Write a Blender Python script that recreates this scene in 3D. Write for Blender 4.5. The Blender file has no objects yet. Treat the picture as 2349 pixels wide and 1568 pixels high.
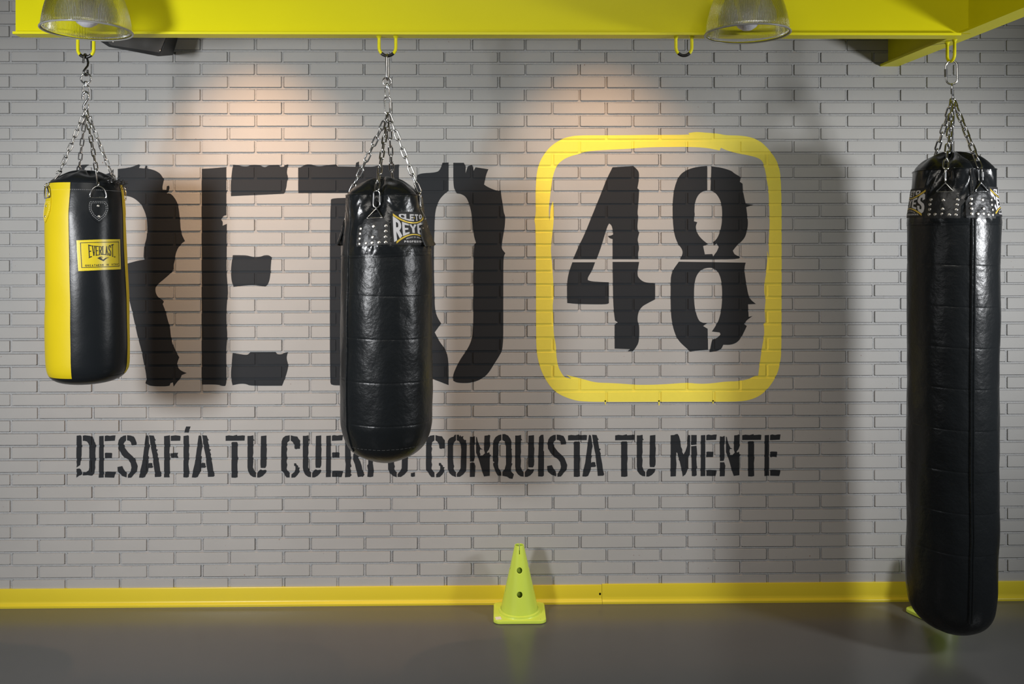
import bpy, math, random
import numpy as np
from mathutils import Vector, Matrix, noise
from mathutils.geometry import tessellate_polygon

random.seed(7)
PI = math.pi
SC = bpy.context.scene
COL = SC.collection

# ------------------------------------------------------------------ camera
F, PX0, PY0 = 2000.0, 1174.5, 555.0          # focal length and optical axis in photo pixels
CAM = Vector((0.0, -4.05, 1.675))
YAW, ROLL = math.radians(0.81), math.radians(0.10)
RIGHT = Vector((math.cos(YAW), -math.sin(YAW), 0))
FWD = Vector((math.sin(YAW), math.cos(YAW), 0))
UP = Vector((0, 0, 1))
cam_data = bpy.data.cameras.new('camera')
cam_data.sensor_width = 36.0
cam_data.lens = F / 2349.0 * 36.0
cam_data.shift_y = -(784.0 - PY0) / 2349.0
cam_data.clip_start = 0.05
cam = bpy.data.objects.new('camera', cam_data)
COL.objects.link(cam)
r_ = RIGHT * math.cos(ROLL) - UP * math.sin(ROLL)
u_ = UP * math.cos(ROLL) + RIGHT * math.sin(ROLL)
cam.matrix_world = Matrix(((r_.x, u_.x, -FWD.x, CAM.x), (r_.y, u_.y, -FWD.y, CAM.y), (r_.z, u_.z, -FWD.z, CAM.z), (0, 0, 0, 1)))
SC.camera = cam

# ------------------------------------------------------------------ world, lights, exposure
SC.view_settings.view_transform = 'Standard'
SC.view_settings.look = 'None'
SC.view_settings.gamma = 1.0
SC.view_settings.exposure = 0.0
SC.view_settings.use_curve_mapping = False
w = bpy.data.worlds.new('room_air')
SC.world = w
w.use_nodes = True
w.node_tree.nodes['Background'].inputs[0].default_value = (0.80, 0.90, 1.0, 1)
w.node_tree.nodes['Background'].inputs[1].default_value = 0.065


def spot(name, loc, target, power, ang, blend, col, radius=0.02):
    d = bpy.data.lights.new(name, 'SPOT')
    d.energy, d.color, d.spot_size, d.spot_blend, d.shadow_soft_size = power, col, ang, blend, radius
    o = bpy.data.objects.new(name, d)
    COL.objects.link(o)
    o.location = loc
    o.rotation_euler = (Vector(target) - Vector(loc)).to_track_quat('-Z', 'Y').to_euler()
    return o


def area(name, loc, target, power, sx, sy, col):
    d = bpy.data.lights.new(name, 'AREA')
    d.shape = 'RECTANGLE'
    d.size, d.size_y, d.energy, d.color = sx, sy, power, col
    o = bpy.data.objects.new(name, d)
    COL.objects.link(o)
    o.location = loc
    o.rotation_euler = (Vector(target) - Vector(loc)).to_track_quat('-Z', 'Y').to_euler()


spot('room_light', (-2.14, -2.97, 1.86), (-1.30, 0, 1.20), 312, math.radians(96), 1.0, (0.97, 0.98, 1.0), 0.22)
spot('room_light', (3.20, -1.92, 1.76), (0.95, 0, 1.25), 214, math.radians(98), 1.0, (0.97, 0.98, 1.0), 0.18)
area('ceiling_light', (0.2, -3.2, 3.32), (0.1, 0, 1.4), 47, 2.6, 0.9, (1.0, 0.95, 0.87))
spot('wall_washer_light', (-1.12, -0.60, 3.02), (-1.12, -0.18, 1.42), 112, math.radians(74), 0.95, (1.0, 0.55, 0.27), 0.03)
spot('wall_washer_light', (0.46, -0.60, 3.02), (0.46, -0.18, 1.42), 80, math.radians(74), 0.95, (1.0, 0.56, 0.28), 0.03)


# ------------------------------------------------------------------ photo pixel -> point in the room
def ray(px, py):
    dx, dy = px - PX0, py - PY0
    c, s = math.cos(ROLL), math.sin(ROLL)
    a = dx * c - dy * s
    b = dy * c + dx * s
    return FWD + RIGHT * (a / F) - UP * (b / F)


def P(px, py, y=0.0):
    d = ray(px, py)
    return CAM + d * ((y - CAM.y) / d.y)


def PZ(px, py, z=0.0):
    d = ray(px, py)
    return CAM + d * ((z - CAM.z) / d.z)


# ------------------------------------------------------------------ materials
def new_mat(name):
    m = bpy.data.materials.new(name)
    m.use_nodes = True
    return m, m.node_tree.nodes, m.node_tree.links, m.node_tree.nodes['Principled BSDF']


def mat(name, col, rough=0.5, metal=0.0, spec=0.5, bump=None, vary=0.0, vscale=4.0, coat=0.0):
    """bump: list of (kind, scale, strength, distance)"""
    m, N, L, b = new_mat(name)
    b.inputs['Base Color'].default_value = (*col, 1)
    b.inputs['Roughness'].default_value = rough
    b.inputs['Metallic'].default_value = metal
    b.inputs['Specular IOR Level'].default_value = spec
    b.inputs['Coat Weight'].default_value = coat
    tc = N.new('ShaderNodeTexCoord')
    if vary:
        nz = N.new('ShaderNodeTexNoise')
        nz.inputs['Scale'].default_value = vscale
        nz.inputs['Detail'].default_value = 6
        L.new(tc.outputs['Object'], nz.inputs['Vector'])
        mp = N.new('ShaderNodeMapRange')
        mp.inputs['To Min'].default_value = 1 - vary
        mp.inputs['To Max'].default_value = 1 + vary
        L.new(nz.outputs['Fac'], mp.inputs['Value'])
        mx = N.new('ShaderNodeMix')
        mx.data_type = 'RGBA'
        mx.blend_type = 'MULTIPLY'
        mx.inputs[0].default_value = 1
        mx.inputs[6].default_value = (*col, 1)
        L.new(mp.outputs[0], mx.inputs[7])
        L.new(mx.outputs[2], b.inputs['Base Color'])
    prev = None
    for kind, scale, strength, dist in (bump or []):
        if kind == 'voronoi':
            t = N.new('ShaderNodeTexVoronoi')
            t.feature = 'DISTANCE_TO_EDGE'
            out = t.outputs['Distance']
        else:
            t = N.new('ShaderNodeTexNoise')
            t.inputs['Detail'].default_value = 5
            out = t.outputs['Fac']
        t.inputs['Scale'].default_value = scale
        L.new(tc.outputs['Object'], t.inputs['Vector'])
        bp = N.new('ShaderNodeBump')
        bp.inputs['Strength'].default_value = strength
        bp.inputs['Distance'].default_value = dist
        L.new(out, bp.inputs['Height'])
        if prev:
            L.new(prev.outputs[0], bp.inputs['Normal'])
        prev = bp
    if prev:
        L.new(prev.outputs[0], b.inputs['Normal'])
    return m


M = {}
M['brick'] = mat('painted_brick', (0.405, 0.400, 0.385), 0.62, spec=0.35, vary=0.07, vscale=5, bump=[('noise', 90, 0.10, 0.004), ('noise', 14, 0.10, 0.01)])
def add_chips(m):
    N, L = m.node_tree.nodes, m.node_tree.links
    b = N['Principled BSDF']
    src = b.inputs['Base Color'].links[0].from_socket
    tc = N.new('ShaderNodeTexCoord')
    f = []
    for sc, lo, hi in ((75, 0.705, 0.73), (2.3, 0.52, 0.60)):
        n = N.new('ShaderNodeTexNoise')
        n.inputs['Scale'].default_value = sc
        n.inputs['Detail'].default_value = 3
        L.new(tc.outputs['Object'], n.inputs['Vector'])
        r = N.new('ShaderNodeMapRange')
        r.inputs['From Min'].default_value, r.inputs['From Max'].default_value = lo, hi
        L.new(n.outputs['Fac'], r.inputs['Value'])
        f.append(r.outputs[0])
    mu = N.new('ShaderNodeMath')
    mu.operation = 'MULTIPLY'
    L.new(f[0], mu.inputs[0])
    L.new(f[1], mu.inputs[1])
    mx = N.new('ShaderNodeMix')
    mx.data_type = 'RGBA'
    L.new(mu.outputs[0], mx.inputs[0])
    L.new(src, mx.inputs[6])
    mx.inputs[7].default_value = (0.20, 0.11, 0.08, 1)
    L.new(mx.outputs[2], b.inputs['Base Color'])


add_chips(M['brick'])
M['mortar'] = mat('painted_mortar', (0.385, 0.387, 0.385), 0.8, spec=0.2, vary=0.22, vscale=160, bump=[('noise', 170, 0.6, 0.004)])
M['black_paint'] = mat('black_wall_paint', (0.025, 0.0275, 0.031), 0.60, spec=0.14, bump=[('noise', 90, 0.10, 0.004)])
M['yellow_paint'] = mat('yellow_wall_paint', (0.87, 0.75, 0.095), 0.6, spec=0.35, vary=0.04, vscale=40, bump=[('noise', 90, 0.10, 0.004)])
M['beam'] = mat('yellow_steel_paint', (0.72, 0.67, 0.004), 0.42, spec=0.3, vary=0.04, vscale=3, bump=[('noise', 60, 0.05, 0.004)])
M['skirting'] = mat('yellow_skirting_paint', (0.68, 0.56, 0.03), 0.32, spec=0.5, vary=0.03, vscale=6)
M['hole'] = mat('dark_hole', (0.01, 0.01, 0.01), 0.9)
M['worn'] = mat('worn_black_steel', (0.03, 0.03, 0.03), 0.35, metal=0.6)
M['ceiling'] = mat('dark_ceiling_paint', (0.10, 0.10, 0.10), 0.8)
M['leather'] = mat('black_leather', (0.0085, 0.0100, 0.0110), 0.31, spec=0.40, bump=[('voronoi', 260, 0.20, 0.0010), ('noise', 75, 0.34, 0.003), ('noise', 17, 0.22, 0.012)])
M['leather_smooth'] = mat('smooth_black_leather', (0.0085, 0.0100, 0.0110), 0.23, spec=0.5, bump=[('voronoi', 260, 0.15, 0.001), ('noise', 22, 0.35, 0.010)])
M['vinyl_black'] = mat('black_vinyl', (0.0085, 0.0100, 0.0115), 0.30, spec=0.22, bump=[('noise', 160, 0.08, 0.002), ('noise', 14, 0.15, 0.008)])
M['vinyl_yellow'] = mat('yellow_vinyl', (0.52, 0.40, 0.007), 0.45, spec=0.25, vary=0.03, vscale=9, bump=[('noise', 14, 0.12, 0.008)])
M['label_yellow'] = mat('yellow_label_vinyl', (0.60, 0.47, 0.02), 0.30, spec=0.5)
M['label_black'] = mat('black_woven_label', (0.010, 0.010, 0.011), 0.6)
M['ink_black'] = mat('black_ink', (0.012, 0.013, 0.016), 0.4)
M['thread_white'] = mat('white_thread', (0.62, 0.61, 0.62), 0.6, bump=[('noise', 400, 0.4, 0.001)])
M['thread_gold'] = mat('gold_thread', (0.72, 0.52, 0.07), 0.4, metal=0.35, vary=0.3, vscale=300)
M['stitch'] = mat('pale_stitching', (0.45, 0.45, 0.45), 0.7)
M['stitch_dark'] = mat('dark_grey_stitching', (0.10, 0.10, 0.10), 0.6)
M['stitch_yellow'] = mat('yellow_stitching', (0.80, 0.66, 0.15), 0.7)
M['chrome'] = mat('chromed_steel', (0.62, 0.62, 0.62), 0.18, metal=1.0)
M['steel'] = mat('grey_steel', (0.42, 0.42, 0.42), 0.30, metal=1.0)
M['dark_steel'] = mat('dark_steel', (0.12, 0.12, 0.12), 0.32, metal=1.0)
M['rivet'] = mat('nickel_rivet', (0.66, 0.63, 0.58), 0.36, metal=1.0)
M['tab_leather'] = mat('grained_black_leather', (0.011, 0.012, 0.013), 0.42, spec=0.5, bump=[('noise', 120, 0.35, 0.002), ('noise', 26, 0.45, 0.010)])
M['cone'] = mat('lime_plastic', (0.60, 0.78, 0.095), 0.30, spec=0.5, coat=0.1)
M['sticker'] = mat('white_sticker', (0.75, 0.72, 0.70), 0.5)
M['sticker_grey'] = mat('grey_print', (0.25, 0.24, 0.23), 0.5)
M['speaker'] = mat('black_speaker_plastic', (0.008, 0.009, 0.010), 0.5, spec=0.3)
M['bulb'] = mat('white_bulb_glass', (0.50, 0.50, 0.53), 0.30)
M['fitting'] = mat('grey_lamp_fitting', (0.25, 0.25, 0.25), 0.4, metal=0.7)
M['cable'] = mat('black_cable', (0.02, 0.02, 0.02), 0.6)
M['cork'] = M['hole']


def grille_mat():
    m, N, L, b = new_mat('perforated_grille')
    tc = N.new('ShaderNodeTexCoord')
    v = N.new('ShaderNodeTexVoronoi')
    v.inputs['Scale'].default_value = 260
    v.inputs['Randomness'].default_value = 0.0
    L.new(tc.outputs['Object'], v.inputs['Vector'])
    r = N.new('ShaderNodeValToRGB')
    r.color_ramp.elements[0].position, r.color_ramp.elements[1].position = 0.25, 0.4
    r.color_ramp.elements[0].color = (0.006, 0.006, 0.006, 1)
    r.color_ramp.elements[1].color = (0.035, 0.033, 0.032, 1)
    L.new(v.outputs['Distance'], r.inputs[0])
    L.new(r.outputs[0], b.inputs['Base Color'])
    b.inputs['Roughness'].default_value = 0.5
    return m


M['grille'] = grille_mat()


def floor_mat():
    m, N, L, b = new_mat('grey_resin_floor')
    tc = N.new('ShaderNodeTexCoord')
    n1 = N.new('ShaderNodeTexNoise')
    n1.inputs['Scale'].default_value = 1.6
    n1.inputs['Detail'].default_value = 7
    L.new(tc.outputs['Object'], n1.inputs['Vector'])
    mp = N.new('ShaderNodeMapRange')
    mp.inputs['To Min'].default_value = 0.20
    mp.inputs['To Max'].default_value = 0.27
    L.new(n1.outputs['Fac'], mp.inputs['Value'])
    L.new(mp.outputs[0], b.inputs['Roughness'])
    r = N.new('ShaderNodeValToRGB')
    r.color_ramp.elements[0].color = (0.082, 0.082, 0.080, 1)
    r.color_ramp.elements[1].color = (0.105, 0.104, 0.101, 1)
    L.new(n1.outputs['Fac'], r.inputs[0])
    # small dark specks
    v = N.new('ShaderNodeTexVoronoi')
    v.inputs['Scale'].default_value = 2.2
    L.new(tc.outputs['Object'], v.inputs['Vector'])
    lt = N.new('ShaderNodeMath')
    lt.operation = 'LESS_THAN'
    lt.inputs[1].default_value = 0.012
    L.new(v.outputs['Distance'], lt.inputs[0])
    mx = N.new('ShaderNodeMix')
    mx.data_type = 'RGBA'
    L.new(lt.outputs[0], mx.inputs[0])
    L.new(r.outputs[0], mx.inputs[6])
    mx.inputs[7].default_value = (0.03, 0.03, 0.03, 1)
    L.new(mx.outputs[2], b.inputs['Base Color'])
    b.inputs['Specular IOR Level'].default_value = 0.5
    n2 = N.new('ShaderNodeTexNoise')
    n2.inputs['Scale'].default_value = 120
    L.new(tc.outputs['Object'], n2.inputs['Vector'])
    bp = N.new('ShaderNodeBump')
    bp.inputs['Strength'].default_value = 0.05
    bp.inputs['Distance'].default_value = 0.002
    L.new(n2.outputs['Fac'], bp.inputs['Height'])
    L.new(bp.outputs[0], b.inputs['Normal'])
    return m


M['floor'] = floor_mat()


def glass_mat():
    m, N, L, b = new_mat('clear_prismatic_acrylic')
    b.inputs['Base Color'].default_value = (0.93, 0.93, 0.92, 1)
    b.inputs['Roughness'].default_value = 0.06
    b.inputs['IOR'].default_value = 1.47
    b.inputs['Transmission Weight'].default_value = 1.0
    return m


M['glass'] = glass_mat()
M['rim'] = mat('frosted_acrylic_edge', (0.50, 0.50, 0.49), 0.30)
M['rim'].node_tree.nodes['Principled BSDF'].inputs['Transmission Weight'].default_value = 0.55


# ------------------------------------------------------------------ mesh helpers
class MB:
    def __init__(s):
        s.v, s.f, s.m = [], [], []

    def add(s, verts, faces, mi=0):
        o = len(s.v)
        s.v += [tuple(v) for v in verts]
        s.f += [tuple(i + o for i in f) for f in faces]
        s.m += [mi] * len(faces)

    def poly(s, verts, mi=0):
        s.add(verts, [tuple(range(len(verts)))], mi)

    def box(s, x0, x1, y0, y1, z0, z1, mi=0):
        v = [(x0, y0, z0), (x1, y0, z0), (x1, y1, z0), (x0, y1, z0), (x0, y0, z1), (x1, y0, z1), (x1, y1, z1), (x0, y1, z1)]
        s.add(v, [(3, 2, 1, 0), (4, 5, 6, 7), (0, 1, 5, 4), (1, 2, 6, 5), (2, 3, 7, 6), (3, 0, 4, 7)], mi)

    def tube(s, path, r, closed=False, seg=10, mi=0, radii=None):
        pts = [Vector(p) for p in path]
        n = len(pts)
        rings, prev = [], None
        for i in range(n):
            if closed:
                t = pts[(i + 1) % n] - pts[i - 1]
            else:
                t = pts[min(i + 1, n - 1)] - pts[max(i - 1, 0)]
            t.normalize()
            if prev is None:
                a = Vector((0, 0, 1)) if abs(t.z) < 0.8 else Vector((1, 0, 0))
                nrm = (a - t * a.dot(t)).normalized()
            else:
                nrm = (prev - t * prev.dot(t)).normalized()
            prev = nrm
            bn = t.cross(nrm)
            rr = radii[i] if radii else r
            rings.append([pts[i] + (nrm * math.cos(2 * PI * k / seg) + bn * math.sin(2 * PI * k / seg)) * rr for k in range(seg)])
        verts = [p for rg in rings for p in rg]
        faces = []
        for i in range(n if closed else n - 1):
            j = (i + 1) % n
            sh = 0
            if closed and j == 0:      # match the seam
                best = 1e9
                for q in range(seg):
                    d = (rings[i][0] - rings[0][q]).length
                    if d < best:
                        best, sh = d, q
            for k in range(seg):
                faces.append((i * seg + k, i * seg + (k + 1) % seg, j * seg + (k + 1 + sh) % seg, j * seg + (k + sh) % seg))
        if not closed:
            faces.append(tuple(range(seg))[::-1])
            faces.append(tuple((n - 1) * seg + k for k in range(seg)))
        s.add(verts, faces, mi)

    def lathe(s, prof, c=(0, 0, 0), seg=48, mi=0, capb=False, capt=False):
        verts, faces = [], []
        for r, z in prof:
            for k in range(seg):
                a = 2 * PI * k / seg
                verts.append((c[0] + r * math.cos(a), c[1] + r * math.sin(a), c[2] + z))
        for i in range(len(prof) - 1):
            for k in range(seg):
                k2 = (k + 1) % seg
                faces.append((i * seg + k, i * seg + k2, (i + 1) * seg + k2, (i + 1) * seg + k))
        if capb:
            faces.append(tuple(range(seg))[::-1])
        if capt:
            faces.append(tuple((len(prof) - 1) * seg + k for k in range(seg)))
        s.add(verts, faces, mi)

    def sphere(s, c, r, seg=12, rings=8, mi=0, sc=(1, 1, 1)):
        prof = [(r * math.sin(PI * i / rings) * 1.0 + 1e-5, -r * math.cos(PI * i / rings)) for i in range(rings + 1)]
        o = len(s.v)
        s.lathe(prof, (0, 0, 0), seg, mi)
        for i in range(o, len(s.v)):
            x, y, z = s.v[i]
            s.v[i] = (c[0] + x * sc[0], c[1] + y * sc[1], c[2] + z * sc[2])

    def weld(s, d=2e-5):
        key, new, mp = {}, [], []
        for v in s.v:
            k = (round(v[0] / d), round(v[1] / d), round(v[2] / d))
            if k not in key:
                key[k] = len(new)
                new.append(v)
            mp.append(key[k])
        F, MI = [], []
        for f, mi in zip(s.f, s.m):
            g = []
            for i in f:
                if not g or g[-1] != mp[i]:
                    g.append(mp[i])
            if len(g) > 1 and g[0] == g[-1]:
                g.pop()
            if len(set(g)) > 2:
                F.append(tuple(dict.fromkeys(g)))
                MI.append(mi)
        s.v, s.f, s.m = new, F, MI

    def build(s, name, mats, parent=None, smooth=True, angle=40, weld=False):
        me = bpy.data.meshes.new(name)
        me.from_pydata(s.v, [], s.f)
        if not isinstance(mats, (list, tuple)):
            mats = [mats]
        for m in mats:
            me.materials.append(m)
        me.polygons.foreach_set('material_index', s.m)
        me.validate()
        me.update()
        if smooth:
            me.polygons.foreach_set('use_smooth', [True] * len(me.polygons))
            try:
                me.set_sharp_from_angle(angle=math.radians(angle))
            except Exception:
                pass
        o = bpy.data.objects.new(name, me)
        COL.objects.link(o)
        if parent is not None:
            attach(o, parent)
        return o


ORIGIN = {}


def origin_of(o):
    return ORIGIN.get(o.name, Vector((0, 0, 0)))


def attach(o, parent):
    o.parent = parent
    o.location = -origin_of(parent)
    ORIGIN[o.name] = Vector((0, 0, 0))


def thing(name, loc, label, cat, group=None, kind='thing'):
    o = bpy.data.objects.new(name, None)
    o.empty_display_size = 0.1
    COL.objects.link(o)
    o.location = loc
    ORIGIN[o.name] = Vector(loc)
    tag(o, label, cat, group, kind)
    return o


def tag(o, label, cat, group=None, kind=None):
    if label:
        o['label'] = label
    if cat:
        o['category'] = cat
    if group:
        o['group'] = group
    if kind:
        o['kind'] = kind
    return o


# 2D helpers ---------------------------------------------------------------
def clip_half(poly, a, b, c):
    """keep a*x+b*y+c >= 0"""
    out = []
    n = len(poly)
    for i in range(n):
        p, q = poly[i], poly[(i + 1) % n]
        dp, dq = a * p[0] + b * p[1] + c, a * q[0] + b * q[1] + c
        if dp >= 0:
            out.append(p)
        if (dp > 0 and dq < 0) or (dp < 0 and dq > 0):
            t = dp / (dp - dq)
            out.append((p[0] + (q[0] - p[0]) * t, p[1] + (q[1] - p[1]) * t))
    return out


def clip_convex(poly, conv):
    n = len(conv)
    for i in range(n):
        (x0, y0), (x1, y1) = conv[i], conv[(i + 1) % n]
        poly = clip_half(poly, -(y1 - y0), (x1 - x0), (y1 - y0) * x0 - (x1 - x0) * y0)
        if len(poly) < 3:
            return []
    return poly


def parea(p):
    return 0.5 * sum(p[i][0] * p[(i + 1) % len(p)][1] - p[(i + 1) % len(p)][0] * p[i][1] for i in range(len(p)))


def ccw(p):
    return p if parea(p) > 0 else p[::-1]


def triangles(outer, holes=()):
    loops = [[Vector((x, y, 0)) for x, y in outer]] + [[Vector((x, y, 0)) for x, y in h] for h in holes]
    flat = [(p.x, p.y) for l in loops for p in l]
    return [ccw([flat[i] for i in t]) for t in tessellate_polygon(loops) if abs(parea([flat[i] for i in t])) > 1e-10]


def soften(pts, passes=2, keep=48):
    for _ in range(passes):
        out, n = [], len(pts)
        for i in range(n):
            a, b, c = pts[i - 1], pts[i], pts[(i + 1) % n]
            v1, v2 = (b[0] - a[0], b[1] - a[1]), (c[0] - b[0], c[1] - b[1])
            l1, l2 = math.hypot(*v1) or 1e-9, math.hypot(*v2) or 1e-9
            cs = max(-1, min(1, (v1[0] * v2[0] + v1[1] * v2[1]) / l1 / l2))
            if math.degrees(math.acos(cs)) > keep:
                out.append(b)
            else:
                out.append((b[0] - v1[0] * .25, b[1] - v1[1] * .25))
                out.append((b[0] + v2[0] * .25, b[1] + v2[1] * .25))
        pts = out
    return pts


def pts(s):
    v = [float(x) for x in s.replace(',', ' ').split()]
    return list(zip(v[0::2], v[1::2]))


# ================================================================== ROOM SHELL
# ---- brick wall: every brick a raised block on the mortar bed
ROW_PX = [467, 437.1, 407.6, 378.5, 348.9, 319, 289.2, 260.4, 230.3, 200.7, 171.3, 142.5, 115, 86, 57, 28.5, 0, -29, -58, -87, -116, -145, -174, -203]
LOW_PX = [467 + (925 - 467) / 15 * k for k in range(1, 16)] + [954.6, 984.2, 1015.3, 1045.7, 1077, 1105.6, 1136, 1166.8, 1196.4, 1226.5, 1256.9, 1286.5, 1317, 1347, 1377]
ROWS_PX = sorted(ROW_PX + LOW_PX)
GAP = 4.6 / 494
ROW_Z = [P(1206, y).z for y in ROWS_PX]           # bottom edge of each course, top course first
X_JOINT = P(1206.4, 700).x
TOP_PARITY = ROWS_PX.index(115) % 2
MY, BV = 0.0048, 0.0015
bricks = []
rb = random.Random(3)
for i, z0 in enumerate(ROW_Z):
    z1 = (ROW_Z[i - 1] - GAP) if i else z0 + 0.05
    if z1 < 0.0:
        continue
    off = 0 if i % 2 == TOP_PARITY else 0.125
    k0 = -14
    xs = [X_JOINT + off + k * 0.25 for k in range(-14, 15)]
    for a, b in zip(xs[:-1], xs[1:]):
        j = lambda s: rb.uniform(-s, s)
        bricks.append((a + 0.0052 + j(.0013), b - 0.0052 + j(.0013), max(z0 + j(.0007), 0.0), z1 + j(.0007), j(.0005)))
mb = MB()
XW0, XW1, ZW1 = -3.5, 3.5, ROW_Z[0] + 0.06
mb.box(XW0, XW1, MY + 0.005, 0.20, 0, ZW1, 1)
rm = random.Random(5)
for i, z0 in enumerate(ROW_Z):                      # bed joints, a hair narrower than the gap between the courses
    zl = z0 - GAP
    if z0 < 0.02:
        continue
    x = XW0
    while x < XW1:
        x2 = min(XW1, x + rm.uniform(.08, .30))
        mb.box(x, x2, MY + rm.uniform(-.0008, .0008), MY + .006, max(zl, 0) + rm.uniform(-.0004, .0004), z0 - rm.uniform(.0004, .0018), 1)
        x = x2
for i, z0 in enumerate(ROW_Z):                      # upright joints
    z1 = (ROW_Z[i - 1] - GAP) if i else z0 + 0.05
    if z1 < 0.02:
        continue
    off = 0 if i % 2 == TOP_PARITY else 0.125
    for k in range(-13, 15):
        xc = X_JOINT + off + k * 0.25
        mb.box(xc - .0055 + rm.uniform(.0000, .0016), xc + .0055 - rm.uniform(.0000, .0016), MY + rm.uniform(-.0008, .0008), MY + .006, max(z0, 0) - .001, z1 + .001, 1)
for (x0, x1, z0, z1, dy) in bricks:
    if z1 - z0 < 0.01:
        continue
    c = 0.0022
    def ring(i, y):
        return [(x0 + i + c, y, z0 + i), (x1 - i - c, y, z0 + i), (x1 - i, y, z0 + i + c), (x1 - i, y, z1 - i - c), (x1 - i - c, y, z1 - i), (x0 + i + c, y, z1 - i), (x0 + i, y, z1 - i - c), (x0 + i, y, z0 + i + c)]
    o, n_ = ring(0, MY + .0055), ring(BV, dy)
    mb.add(o + n_, [tuple(range(8, 16))] + [(k, (k + 1) % 8, 8 + (k + 1) % 8, 8 + k) for k in range(8)], 0)
wall = mb.build('wall_back', [M['brick'], M['mortar']], smooth=False)
tag(wall, 'grey painted brick wall carrying large black and yellow painted lettering', 'wall', kind='structure')

mb = MB()
mb.box(-5, 5, -7, 0.2, -0.10, 0.0)
fl = mb.build('floor', M['floor'], smooth=False)
tag(fl, 'smooth dark grey resin floor in front of the brick wall', 'floor', kind='structure')
mb = MB()
mb.box(-5, 5, -7, 0.2, 3.40, 3.5)
ce = mb.build('ceiling', M['ceiling'], smooth=False)
tag(ce, 'dark grey ceiling high above the yellow steel beams', 'ceiling', kind='structure')

# ---- skirting boards, two lengths meeting right of the cone
SK = [(0.0, 0.0), (-0.022, 0.0), (-0.022, 0.009), (-0.0205, 0.0115), (-0.012, 0.017), (-0.0095, 0.021), (-0.0085, 0.028), (-0.0085, 0.080), (-0.007, 0.083), (0.004, 0.083), (0.004, 0.0)]


def skirting(name, xa, xb, dz, label, holes=()):
    m = MB()
    n = len(SK)
    va = [(xa, y, z + (dz if z > .02 else 0)) for y, z in SK]
    vb = [(xb, y, z + (dz if z > .02 else 0)) for y, z in SK]
    m.add(va + vb, [(i, (i + 1) % n, n + (i + 1) % n, n + i) for i in range(n)] + [tuple(range(n))[::-1], tuple(range(n, 2 * n))])
    o = m.build(name, M['skirting'], smooth=True, angle=30)
    tag(o, label, 'skirting board', kind='structure')
    for (hx, hz) in holes:
        h = MB()
        h.lathe([(0.0001, 0), (0.0042, 0), (0.0045, 0.0006)], (0, 0, 0), 14)
        h.v = [(hx + x, -0.0085 - z_ * 0.6, hz + y * 1.3) for x, y, z_ in h.v]
        h.build('screw_hole', M['hole'], o)
    return o


XJ = P(1380.5, 1360, -0.01).x
skirting('baseboard_left', -3.5, XJ, 0.0, 'long yellow skirting board ending with a screw hole beside the joint', [(P(1376.5, 1361, -0.01).x, P(1376.5, 1361.5, -0.0085).z)])
skirting('baseboard_right', XJ + 0.0012, 3.5, 0.003, 'yellow skirting board running from the joint to behind the tall bag')


# ================================================================== PAINTED LETTERING (conforms to bricks and mortar)
EPS = 0.0004
bx = np.array([(b[0], b[1], b[2], b[3]) for b in bricks])


def paint(polys, material, name, label=None):
    """polys: list of (outer, holes) in wall x,z metres"""
    m = MB()
    for outer, holes in polys:
        for t in triangles(outer, holes):
            m.poly([(x, MY - .0013, z) for x, z in t])
            tx0, tx1 = min(p[0] for p in t), max(p[0] for p in t)
            tz0, tz1 = min(p[1] for p in t), max(p[1] for p in t)
            hit = np.nonzero((bx[:, 0] < tx1) & (bx[:, 1] > tx0) & (bx[:, 2] < tz1) & (bx[:, 3] > tz0))[0]
            for k in hit:
                x0, x1, z0, z1, dy = bricks[k]
                i0, i1, j0, j1 = x0 + BV, x1 - BV, z0 + BV, z1 - BV
                q = clip_convex(t, [(i0, j0), (i1, j0), (i1, j1), (i0, j1)])
                if q:
                    m.poly([(x, dy - EPS, z) for x, z in q])
                slope = (MY + .0055 - dy) / BV
                for tr, fn in (
                    ([(x0, z0), (x1, z0), (i1, j0), (i0, j0)], lambda x, z: (j0 - z)),
                    ([(i0, j1), (i1, j1), (x1, z1), (x0, z1)], lambda x, z: (z - j1)),
                    ([(x0, z0), (i0, j0), (i0, j1), (x0, z1)], lambda x, z: (i0 - x)),
                    ([(i1, j0), (x1, z0), (x1, z1), (i1, j1)], lambda x, z: (x - i1)),
                ):
                    q = clip_convex(t, tr)
                    if q:
                        e = EPS * 0.7
                        ex = {0: 0}
                        m.poly([(x, dy - EPS + fn(x, z) * slope, z) for x, z in q])
    o = m.build(name, material, wall, smooth=False)
    if label:
        o['label'] = label
    return o


def zmap(x0, y0, s):
    def f(p):
        v = P(x0 + p[0] / s, y0 + p[1] / s, 0.003)
        return (v.x, v.z)
    return f


Z7, Z8, Z48 = zmap(240, 340, 2.704), zmap(660, 340, 2.7036), zmap(1200, 280, 2.3758)
FULL = zmap(0, 0, 1.0)


def big(name, label, parts, material=None):
    polys = []
    for fn, s in parts:
        polys.append(([fn(p) for p in soften(pts(s))], ()))
    paint(polys, material or M['black_paint'], name, label)


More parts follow.
